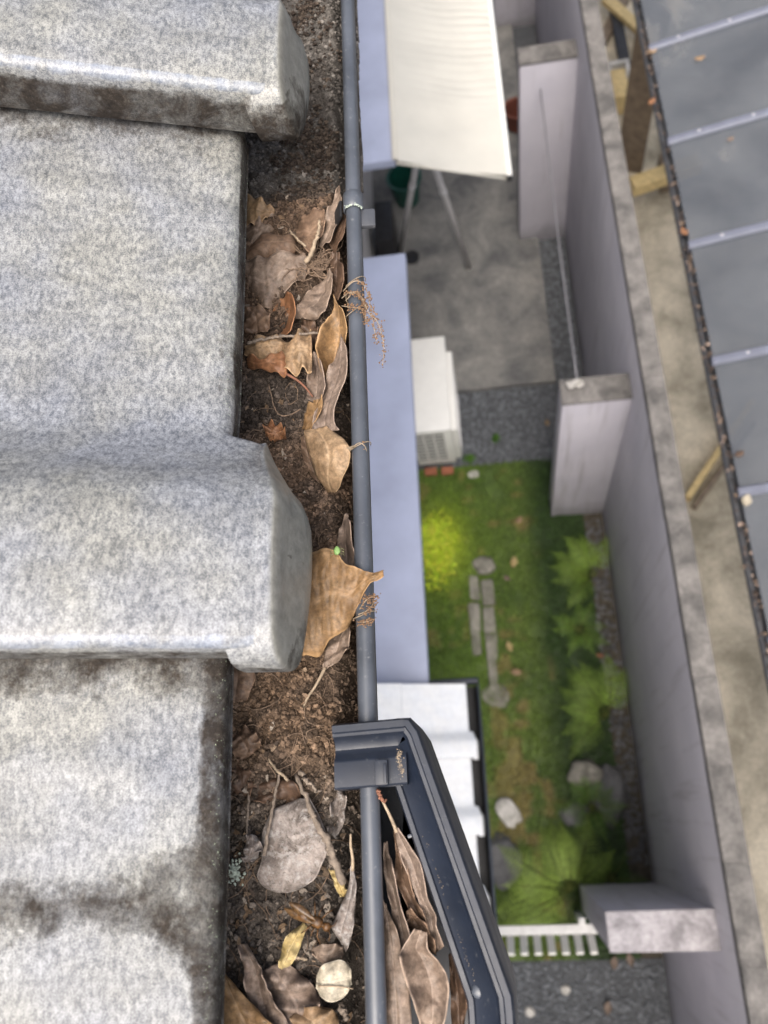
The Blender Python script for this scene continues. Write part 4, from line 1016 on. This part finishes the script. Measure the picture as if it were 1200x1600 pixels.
leaf('pinkish crumpled leaf just below the small holed tan leaf', 'pink', [(386, 345, 386, 392, 428, 430, -2), (410, 342, 412, 376, 424, 427, -2), (433, 337, 434, 352, 427, 429, 0)], .002)
leaf('smooth reddish-brown leaf humped above the large grey-brown leaf', 'brown', [(384, 384, 386, 410, 425, 424, -3), (410, 369, 413, 408, 423, 423, -6), (440, 365, 444, 405, 423, 423, -6), (459, 371, 462, 393, 425, 424, -3), (465, 379, 466, 386, 427, 427, 0)])
leaf('large smooth grey-brown leaf against the tile edge, widest of the upper pile', 'pink', [(380, 402, 380, 462, 421, 430, -2), (400, 400, 400, 478, 417, 429, -3), (418, 397, 419, 486, 416, 428, -3), (442, 394, 440, 462, 416, 425, -2), (466, 394, 466, 440, 417, 422, 0), (479, 405, 479, 428, 420, 422, 0)], .0016)
leaf('brown cupped leaf standing at the top of the upper pile', 'brown', [(463, 352, 461, 374, 425, 422, 0), (476, 333, 470, 382, 418, 416, 2), (491, 324, 486, 388, 414, 412, 3), (504, 327, 500, 368, 413, 411, 2), (509, 338, 509, 349, 414, 413, 0)], .0012)
leaf('slim brown leaf leaning between the cupped leaf and the bracket', 'pink', [(530, 288, 532, 293, 412, 412, 0), (521, 310, 533, 316, 411, 409, 1), (509, 338, 524, 354, 413, 408, 2), (502, 364, 514, 377, 416, 412, 1), (497, 381, 501, 387, 419, 418, 0)])
leaf('dark brown leaf wedged beside the bead below the bracket', 'dark', [(540, 322, 542, 332, 408, 408, 0), (526, 350, 536, 366, 416, 410, 1), (512, 382, 522, 392, 422, 418, 1)])
leaf('tan-edged brown leaf folded over at the middle of the upper pile', 'pink', [(515, 421, 519, 428, 414, 412, 0), (500, 438, 518, 450, 418, 410, 2), (486, 452, 512, 470, 419, 410, 2), (474, 462, 506, 490, 417, 411, 0), (466, 478, 494, 498, 416, 414, -2), (460, 498, 476, 497, 419, 416, 0)], .0016)
leaf('orange-brown hollow leaf with pale rim below the large grey-brown leaf', 'rust', [(447, 456, 455, 457, 417, 412, 0), (438, 470, 461, 482, 424, 409, 5), (423, 490, 458, 506, 428, 409, 7), (412, 508, 448, 521, 428, 412, 6), (408, 520, 428, 528, 428, 420, 2)], .0010)
leaf('oval tan leaf under the thin twig by the tile edge', 'tan', [(382, 538, 382, 556, 420, 420, -1), (402, 527, 403, 563, 414, 416, -3), (424, 524, 424, 563, 413, 414, -3), (441, 529, 440, 552, 414, 414, -2), (449, 536, 448, 543, 416, 416, 0)])
leaf('tan leaf with torn point right of the thin twig end', 'tan', [(432, 548, 430, 566, 418, 418, 0), (449, 533, 441, 577, 412, 414, -2), (466, 521, 460, 582, 410, 411, -3), (480, 516, 477, 580, 409, 410, -2), (487, 520, 487, 588, 411, 410, 0)], .0022)
leaf('glossy rust-orange leaf with a red stalk at the tile edge', 'rust', [(384, 556, 386, 570, 418, 420, 0), (404, 560, 408, 578, 413, 416, -2), (424, 553, 426, 582, 411, 413, -2), (440, 550, 442, 586, 411, 412, -2), (449, 566, 449, 584, 413, 413, 0)], .0012, stalk=[(442, 582, 413), (458, 590, 414), (474, 602, 416), (489, 620, 418)])
leaf('big orange-brown curled leaf standing beside the bead under the dried stalk', 'ochre', [(520, 459, 522, 463, 398, 398, 0), (521, 478, 534, 486, 402, 399, 3), (510, 500, 541, 505, 405, 401, 8), (498, 522, 541, 522, 405, 404, 12), (493, 540, 536, 548, 406, 410, 13), (498, 560, 524, 572, 408, 416, 9), (503, 584, 512, 590, 412, 420, 3)], .0014)
leaf('greyish leaf with pale rim left of the long twisted leaf', 'greybrown', [(489, 552, 494, 549, 412, 408, 0), (485, 570, 503, 575, 417, 407, 3), (480, 592, 508, 600, 419, 408, 3), (479, 612, 505, 616, 420, 411, 2), (480, 626, 496, 628, 421, 417, 0)])
leaf('long twisted grey-brown leaf with wavy rim beside the bead', 'greybrown', [(532, 523, 534, 526, 403, 402, 0), (525, 545, 541, 548, 408, 400, 1), (517, 572, 541, 584, 411, 400, 2), (507, 598, 531, 612, 413, 402, 2), (501, 626, 523, 634, 413, 403, 1), (491, 652, 522, 656, 413, 404, 1), (487, 672, 530, 677, 412, 405, 0)], .0018)
leaf('small orange-brown leaf folded left of the long twisted leaf', 'ochre', [(490, 624, 503, 621, 414, 409, 0), (481, 632, 502, 637, 417, 407, 2), (477, 646, 493, 655, 419, 409, 2), (472, 668, 483, 674, 420, 414, 0)])
leaf('brown strip of leaf half under the rounded tan leaf', 'brown', [(470, 680, 480, 680, 418, 416, 0), (471, 705, 488, 708, 418, 414, 0), (479, 728, 498, 735, 419, 415, 0), (492, 752, 506, 756, 421, 417, 0)])
leaf('rounded tan leaf with clear veins whose stalk touches the bead', 'tan', [(475, 672, 510, 667, 411, 407, 0), (476, 683, 530, 680, 409, 402, -2), (481, 700, 546, 702, 409, 399, -3), (487, 718, 545, 722, 410, 400, -3), (491, 735, 538, 741, 412, 404, -3), (498, 753, 531, 757, 415, 408, -2), (512, 769, 525, 771, 418, 414, 0)], .0012, stalk=[(538, 703, 400), (546, 700, 398), (556, 696, 393)])
leaf('slender leaf with a pale rolled rim between the spiky leaf and the bead', 'greybrown', [(541, 801, 544, 804, 408, 405, 0), (533, 820, 547, 825, 413, 402, 1), (527, 845, 551, 855, 417, 401, 2), (524, 868, 558, 880, 418, 401, 3), (530, 895, 563, 898, 418, 403, 2)], .0014)
leaf('large spiky ochre leaf laid over the bead, its tip pointing outward', 'ochre', [(448, 890, 452, 1000, 396, 404, -2), (466, 868, 466, 1022, 395, 408, -4), (484, 862, 482, 1025, 394, 408, -5), (500, 859, 499, 1024, 393, 407, -5), (514, 859, 512, 1004, 393, 404, -5), (527, 865, 527, 995, 393, 402, -4), (541, 882, 543, 980, 392, 400, -3), (556, 888, 556, 952, 391, 397, -2), (573, 892, 574, 918, 389, 391, -1), (589, 892, 589, 906, 387, 388, 0), (599, 893, 599, 897, 386, 386, 0)], .0016, nc=16)
leaf('pinkish leaf under the spiky ochre leaf with a long stalk in the soil', 'pink', [(535, 980, 547, 978, 412, 408, 0), (518, 998, 546, 996, 415, 407, 0), (509, 1014, 544, 1012, 415, 408, 0), (507, 1030, 534, 1026, 416, 411, 0), (505, 1047, 513, 1043, 417, 416, 0)], .0014, stalk=[(508, 1043, 416), (494, 1070, 418), (478, 1095, 419), (466, 1130, 420)])
leaf('brown veined leaf between the tile edge and the heap of crumbs', 'brown', [(350, 1030, 374, 1030, 412, 410, 0), (346, 1052, 398, 1052, 411, 409, -2), (346, 1080, 394, 1076, 412, 412, -2), (350, 1104, 381, 1102, 414, 415, -1), (360, 1122, 366, 1121, 418, 418, 0)])
leaf('large mouldy grey leaf lying flat in the lower soil', 'grey', [(462, 1248, 481, 1246, 419, 417, 0), (432, 1262, 498, 1272, 417, 414, -2), (414, 1288, 509, 1300, 416, 414, -2), (407, 1318, 512, 1327, 416, 415, -2), (408, 1345, 502, 1352, 416, 416, -2), (402, 1370, 491, 1374, 418, 417, -2), (413, 1386, 472, 1388, 419, 419, -1), (432, 1395, 450, 1395, 421, 421, 0)], .0014, nc=14)
leaf('rotted grey flake of leaf at the soil edge right of the large mouldy leaf', 'grey', [(530, 1222, 542, 1226, 422, 424, 0), (519, 1245, 541, 1250, 420, 423, 0), (516, 1275, 538, 1284, 420, 424, 0), (514, 1302, 526, 1310, 422, 424, 0)], .003)
leaf('small whitish curled leaf left of the large mouldy leaf', 'grey', [(388, 1302, 400, 1305, 415, 414, 0), (384, 1320, 409, 1323, 413, 413, -3), (380, 1338, 404, 1334, 414, 414, -2), (379, 1347, 392, 1348, 417, 417, 0)], .002)
leaf('grey spear-shaped leaf rising to a thin stalk at the soil edge', 'grey', [(549, 1352, 554, 1354, 409, 408, 0), (544, 1385, 556, 1390, 411, 407, -1), (531, 1418, 554, 1430, 414, 408, -2), (519, 1444, 550, 1458, 416, 410, -2), (522, 1458, 546, 1476, 417, 413, -1), (534, 1474, 540, 1488, 418, 417, 0)], .0014, stalk=[(551, 1360, 409), (551, 1340, 407), (548, 1322, 405), (548, 1303, 403)])
leaf('flaking yellow scrap of leaf beside the thick twig end', 'yellow', [(513, 1359, 522, 1360, 415, 415, 0), (520, 1374, 531, 1375, 414, 414, 0), (524, 1388, 541, 1388, 415, 415, 0), (533, 1402, 540, 1401, 417, 417, 0)], .0015)
leaf('pointed yellow-tan leaf below the dead hornet', 'yellow', [(473, 1441, 479, 1446, 416, 416, 0), (457, 1454, 473, 1468, 413, 413, -1), (443, 1474, 464, 1492, 413, 413, -1), (437, 1496, 454, 1508, 414, 414, -1), (437, 1513, 440, 1514, 417, 417, 0)])
leaf('brown leaf lying above the round pale leaf', 'pink', [(486, 1482, 488, 1490, 418, 419, 0), (503, 1476, 503, 1504, 415, 417, -2), (523, 1475, 523, 1504, 414, 417, -2), (536, 1479, 537, 1492, 416, 418, 0)])
leaf('round pale papery leaf with a dark midrib near the bottom', 'pale', [(494, 1526, 494, 1544, 411, 411, 0), (501, 1511, 501, 1557, 409, 410, -1), (515, 1503, 515, 1566, 408, 409, -1), (532, 1500, 532, 1562, 408, 409, -1), (544, 1507, 544, 1550, 409, 410, -1), (549, 1518, 549, 1537, 410, 410, 0)], .0007, stalk=[(497, 1541, 408.4), (520, 1541, 407.2), (540, 1543, 407.6), (552, 1545, 409)], sr=.45)
leaf('crumpled grey-brown leaf with a wavy margin in the lower corner', 'greybrown', [(372, 1476, 385, 1474, 418, 417, 0), (376, 1496, 404, 1508, 416, 412, 2), (382, 1520, 413, 1532, 417, 410, 3), (386, 1550, 424, 1560, 418, 411, 2), (392, 1590, 442, 1585, 419, 414, 0), (400, 1640, 470, 1640, 420, 416, 0)], .0024)
leaf('smooth tan-orange leaf filling the bottom corner by the tile edge', 'ochre', [(346, 1520, 354, 1524, 412, 412, 0), (346, 1550, 382, 1556, 410, 411, -2), (346, 1580, 414, 1588, 410, 411, -3), (346, 1620, 440, 1620, 412, 412, -3), (350, 1680, 460, 1680, 414, 414, 0)], .0012)
leaf('orange-brown leaf at the bottom edge under the round pale leaf', 'tan', [(452, 1590, 470, 1574, 419, 419, 0), (470, 1620, 510, 1574, 417, 418, -2), (480, 1660, 528, 1590, 417, 419, -2), (500, 1680, 530, 1640, 419, 420, 0)], .002)
leaf('dark mud-stained leaf at the lower soil between the corner leaf and the round pale leaf', 'greybrown', [(405, 1520, 440, 1500, 422, 422, 0), (415, 1550, 480, 1530, 420, 421, -2), (430, 1580, 500, 1565, 420, 421, -2), (450, 1610, 490, 1600, 422, 423, 0)], .003)
leaf('dull brown leaf sunk in soil above the thick twig', 'dark', [(405, 1205, 420, 1196, 422, 422, 0), (390, 1230, 450, 1215, 420, 420, -1), (395, 1250, 470, 1240, 420, 420, -1), (430, 1262, 460, 1258, 423, 423, 0)], .003)
leaf('curved dark leaf in the soil left of the heap foot', 'dark', [(362, 1195, 372, 1190, 420, 420, 0), (360, 1215, 395, 1212, 418, 418, -2), (362, 1240, 392, 1245, 420, 420, 0)], .002)
leaf('dark brown leaf on edge beside the bead level with the dried stalk', 'dark', [(522, 390, 530, 394, 413, 410, 0), (514, 415, 536, 420, 418, 408, 2), (512, 440, 536, 446, 419, 409, 2), (518, 462, 528, 468, 420, 414, 0)], .002)
leaf('crumpled brown leaf at the tile edge above the thin crusted twig', 'brown', [(380, 486, 396, 472, 423, 421, 0), (380, 505, 422, 492, 422, 418, -2), (384, 524, 418, 520, 424, 420, 0)], .0025)
leaf('dark leaf tucked between the torn tan leaf and the big curled leaf', 'dark', [(470, 500, 488, 492, 421, 419, 0), (472, 520, 496, 512, 420, 415, 1), (482, 545, 494, 540, 421, 418, 0)], .0018)
leaf('brown leaf half buried in the crumb heap by the lower tile edge', 'brown', [(360, 1150, 380, 1132, 417, 416, 0), (362, 1172, 402, 1150, 415, 414, -2), (372, 1190, 410, 1172, 417, 416, 0)], .0022)
leaf('reddish scrap of leaf on the soil below the leaf with the red stalk', 'rust', [(412, 668, 424, 662, 418, 417, 0), (416, 680, 444, 670, 416, 415, -1), (428, 690, 446, 682, 418, 417, 0)], .0022)
# leaves wedged in the outlet box
leaf('long stalked brown leaf standing in the outlet box, nearest its outer wall', 'greybrown', [(617, 1296, 621, 1295, 404, 404, 0), (621, 1320, 640, 1322, 407, 403, 1), (629, 1348, 656, 1348, 410, 403, 2), (642, 1378, 662, 1376, 412, 405, 1), (654, 1408, 668, 1405, 413, 407, 1), (664, 1434, 681, 1430, 415, 409, 2), (672, 1460, 681, 1448, 417, 411, 1), (680, 1490, 693, 1480, 419, 416, 0)], .0012, stalk=[(620, 1300, 404), (610, 1276, 402), (600, 1256, 400), (592, 1238, 399)])
leaf('wavy-edged brown leaf second from the outer wall in the outlet box', 'brown', [(614, 1298, 620, 1298, 414, 412, 0), (618, 1335, 632, 1340, 416, 409, 2), (616, 1370, 640, 1380, 417, 410, 3), (628, 1398, 652, 1408, 418, 411, 3), (642, 1428, 663, 1436, 419, 412, 2), (655, 1452, 670, 1458, 421, 416, 0)], .002)
leaf('narrow wrinkled leaf next to the bead in the outlet box', 'greybrown', [(601, 1316, 606, 1314, 412, 411, 0), (599, 1345, 612, 1350, 414, 408, 2), (603, 1382, 620, 1390, 416, 408, 3), (611, 1420, 630, 1430, 417, 410, 3), (616, 1460, 641, 1470, 418, 411, 2), (620, 1505, 644, 1512, 420, 415, 0)], .002)
leaf('long pale leaf running down beside the bead inside the outlet box', 'pink', [(599, 1405, 605, 1418, 414, 412, 0), (597, 1450, 622, 1462, 413, 410, -2), (598, 1500, 633, 1505, 412, 410, -3), (599, 1560, 641, 1560, 412, 410, -3), (600, 1640, 645, 1640, 414, 412, -2)], .001)
leaf('broad hollow brown leaf with a rolled rim at the mouth of the outlet box', 'pink', [(648, 1452, 666, 1456, 407, 409, 0), (628, 1484, 668, 1484, 404, 410, 5), (625, 1500, 686, 1504, 403, 410, 8), (634, 1530, 698, 1528, 404, 408, 9), (644, 1560, 701, 1556, 406, 408, 8), (654, 1590, 694, 1592, 408, 410, 5), (664, 1622, 680, 1626, 413, 414, 1)], .0016)
leaf('small rolled leaf between the wavy leaf and the hollow leaf in the outlet box', 'brown', [(634, 1425, 640, 1420, 414, 412, 0), (636, 1445, 660, 1440, 418, 409, 3), (648, 1462, 676, 1465, 420, 411, 3), (662, 1482, 682, 1494, 422, 416, 0)], .002)
leaf('dark leaf deep in the lower end of the outlet box', 'dark', [(702, 1490, 708, 1488, 420, 418, 0), (703, 1530, 722, 1530, 424, 416, 1), (705, 1580, 728, 1570, 425, 417, 1), (710, 1640, 726, 1630, 426, 420, 0)], .002)

# stalks and twigs
def twig(label, P, r0, r1, mat='twig', cat='twig', name='twig', knots=0):
    C = catmull([at(x, y, h / 1000.) for x, y, h in P], 24)
    R = [(r0 + (r1 - r0) * i / 23) * (1 + .18 * math.sin(i * 2.1)) for i in range(24)]
    C = C + .0004 * rng.normal(size=C.shape) * (r0 / .001)
    mb = MB().tube(C, R, 8)
    for _ in range(knots): i = random.randrange(3, 21); mb.ico(C[i], R[i] * 1.5, 1, (1, 1, .8), .2)
    return tag(mb.build(name, M[mat]), label, cat, 'twigs in the gutter')
twig('thin crusted twig crossing the tan leaves by the tile edge', [(386, 536, 411), (420, 528, 409), (455, 524, 408), (497, 521, 408)], .0009, .0007, knots=9)
twig('thick grey twig lying over the large mouldy leaf', [(463, 1212, 416), (478, 1248, 413), (495, 1284, 411), (513, 1318, 410), (524, 1348, 411), (536, 1380, 413)], .0010, .0019, knots=6)
twig('thin straight grey stick left of the large mouldy leaf', [(438, 1203, 414), (430, 1240, 412), (421, 1290, 411), (413, 1336, 413)], .0006, .0009)
twig('short pale stalk beside the yellow-tan leaf', [(452, 1497, 416), (466, 1497, 415), (480, 1499, 415)], .0006, .0005, 'twig_pale')
twig('pale split stalk above the folded leaf in the upper pile', [(499, 345, 408), (497, 365, 409), (490, 388, 411), (479, 410, 413)], .0008, .0016, 'twig_pale')
twig('thin pale stalk crossing the cupped leaf', [(452, 360, 414), (466, 375, 410), (478, 384, 410)], .0005, .0007, 'twig_pale')
twig('curved brown stalk ending at the foot of the crumb heap', [(418, 1183, 415), (430, 1200, 413), (445, 1215, 414), (452, 1222, 416)], .0005, .0008, 'twig_pale')
twig('pinkish forked stalk beside the saddle', [(470, 1205, 416), (478, 1218, 413), (488, 1228, 412), (498, 1238, 414)], .0012, .0005, 'twig')
twig('short dark stub of twig at the bottom beside the bead', [(532, 1570, 416), (537, 1580, 414), (543, 1592, 413)], .0012, .0011, 'twig')
twig('wiry brown root over the lower soil by the tile edge', [(392, 1330, 420), (386, 1300, 418), (388, 1262, 418), (390, 1232, 420)], .0005, .0007, 'twig')
twig('looped wiry root under the leaf with the red stalk', [(420, 600, 420), (430, 640, 417), (445, 650, 418), (470, 640, 420)], .0003, .0004, 'fibre')
twig('short brown stalk lying at the box lip', [(590, 1236, 397), (595, 1246, 397), (602, 1252, 399)], .0009, .0006, 'twig_red')

# dried flower stalk caught on the bead
def seed_stalk(name, label, stems, nseed, loops):
    b = at(558, stems[0][0][1], .393); root = thing(name, b, label, 'dried flower')
    for s in stems:
        C = catmull([at(x, y, h / 1000.) for x, y, h in s], 26); MB().tube(C, [.00035 - .00015 * i / 25 for i in range(26)], 5).build('stem', M['twig_pale'], root)
        mb = MB()
        for _ in range(nseed):
            i = random.randrange(5, 26); p = C[i] + np.array([random.gauss(0, .0011), random.gauss(0, .0011), random.gauss(0, .001)])
            mb.ico(p, random.uniform(.0003, .0007), 1, (1, random.uniform(.6, 1), .8), .2)
        mb.build('seeds', M['seed'], root)['kind'] = 'stuff'
    for (px, py, tw) in loops:
        c = at(px, py, HB); P = []
        for a in np.linspace(-.4, PI + .5, 16): P.append((XB + (RB + .0012) * math.cos(a), c[1] + tw * math.cos(a * 1.3) * .003, CAMZ - HB + (RB + .0012) * math.sin(a)))
        MB().tube(P, .00028, 5).build('tendril', M['twig_pale'], root)
    return root
seed_stalk('dried_flower_stalk', 'dried seed stalk hooked over the bead and dangling outward',
           [[(536, 455, 397), (552, 440, 391), (566, 442, 392), (574, 458, 396), (578, 475, 398), (582, 495, 400), (586, 520, 403), (588, 533, 405)],
            [(540, 470, 396), (556, 455, 391), (568, 470, 393), (577, 490, 398), (588, 500, 400), (596, 520, 402), (600, 545, 405), (598, 570, 408)],
            [(534, 478, 398), (548, 480, 392), (562, 482, 392), (570, 490, 396), (573, 505, 399)],
            [(534, 466, 398), (545, 458, 393), (560, 460, 391), (566, 470, 394), (572, 482, 397)]], 110, [(552, 444, 1), (553, 470, -1), (555, 490, 1)])
seed_stalk('dried_seed_cluster', 'clump of brown seeds stuck to the bead beside the spiky leaf',
           [[(562, 952, 394), (570, 940, 391), (578, 934, 391), (587, 931, 393)], [(560, 960, 394), (572, 955, 391), (580, 948, 391), (586, 938, 393)], [(560, 972, 395), (570, 972, 391), (582, 968, 391)]], 60, [(571, 962, .6)])
seed_stalk('dried_tendril', 'thin dry tendril looped round the bead beside the rounded tan leaf',
           [[(546, 703, 398), (553, 697, 393), (562, 692, 391), (570, 697, 392), (573, 705, 395)]], 5, [(561, 700, .8)])

# lichen tuft
p = at(369, 1362, .418); mb = MB()
for _ in range(130):
    a = random.uniform(0, 2 * PI); rr = abs(random.gauss(0, .0022)); mb.ico(p + np.array([rr * math.cos(a), rr * math.sin(a) * 1.4, random.uniform(0, .0022)]), random.uniform(.0003, .0009), 1, (1, 1, .5), .4)
tag(mb.build('lichen_tuft', M['lichen'], smooth=False), 'pale green lichen tuft on the soil beside the lower tile edge', 'lichen')

# small green bug on the edge of the spiky leaf
p = at(527, 861, .3905); bug = thing('green_bug', p, 'tiny bright green bug at the upper edge of the spiky ochre leaf', 'insect')
V, Fc = ICO[3]; V = V * np.array([.0017, .0024, .0011]); V[:, 0] *= 1 - .25 * np.clip(V[:, 1] / .003, 0, 1); mk('body', V + p + [0, 0, .0008], Fc, M['bug'], bug)
for s in (-1, 1):
    for k, yo in enumerate((.0012, -.0002, -.0016)):
        MB().tube([p + np.array([s * .0012, yo, .0006]), p + np.array([s * .0032, yo - .0006, .0011]), p + np.array([s * .0036, yo - .0012, -.0002])], .00013, 5).build('leg', M['bug_leg'], bug)

# dead hornet
hc_ = at(487, 1436, .412); hor = thing('hornet', hc_, 'dead orange-brown hornet lying above the pointed yellow-tan leaf', 'insect')
axis = at(505, 1452, .412) - at(466, 1432, .412); axis /= np.linalg.norm(axis); sdv = np.cross(axis, [0, 0, 1.]); sdv /= np.linalg.norm(sdv); upv = np.cross(sdv, axis)
prof_ = [(-.0090, .0002), (-.0080, .0014), (-.0060, .0024), (-.0040, .0027), (-.0018, .0022), (-.0006, .0009), (.0002, .0009), (.0014, .0021), (.0032, .0025), (.0050, .0020), (.0058, .0010), (.0064, .0013), (.0076, .0021), (.0090, .0017), (.0097, .0003)]
C = catmull(prof_, 48); n = 18; V = []
for a, r in C:
    r = max(r, .0002); bend = -.0014 * (a / .009) ** 2
    for k in range(n): q = 2 * PI * k / n; V.append(hc_ + axis * a + sdv * (r * math.cos(q)) + upv * (r * .88 * math.sin(q) + bend + .001))
Fc = [[i * n + k, i * n + (k + 1) % n, (i + 1) * n + (k + 1) % n, (i + 1) * n + k] for i in range(47) for k in range(n)] + [list(range(n))[::-1], [47 * n + k for k in range(n)]]
body = mk('body', V, Fc, M['hornet_body'], hor)
for s, (tx, ty, dz) in ((1, (444, 1419, 0)), (-1, (452, 1410, 2))):
    b0 = hc_ + axis * .003 + upv * .0028 + sdv * .0008 * s; tp = at(tx, ty, (411 - dz) / 1000.); d = tp - b0; l = np.linalg.norm(d); d /= l; e = np.cross(d, upv); e /= np.linalg.norm(e); V = []; Fc = []
    for i in range(13):
        t = i / 12; ww = .0020 * math.sin(PI * (.06 + .9 * t) ** 1.3)
        for q in (-1, 0, 1): V.append(b0 + d * l * t + e * ww * q + upv * .0004 * (abs(q) - 1) * -1)
    for i in range(12):
        for q in (0, 1): a = i * 3 + q; Fc.append([a, a + 1, a + 4, a + 3])
    wg = mk('wing', V, Fc, M['wing'], hor); wg.modifiers.new('solid', 'SOLIDIFY').thickness = .00015
for s in (-1, 1):
    for k in range(3):
        b0 = hc_ + axis * (.0010 + .0016 * k) + sdv * s * .0018; o1 = b0 + sdv * s * .0034 + axis * .0014 * (k - 1) + upv * .0014; o2 = o1 + sdv * s * .0026 + axis * .002 * (k - 1) - upv * .003
        MB().tube([b0, o1, o2], [.00038, .0003, .00018], 6).build('leg', M['hornet_body'], hor)
    b0 = hc_ + axis * .0092 + sdv * s * .0008 + upv * .001; MB().tube([b0, b0 + axis * .0018 + sdv * s * .0014 + upv * .0008, b0 + axis * .0020 + sdv * s * .0040], [.00025, .0002, .00015], 5).build('antenna', M['hornet_body'], hor)
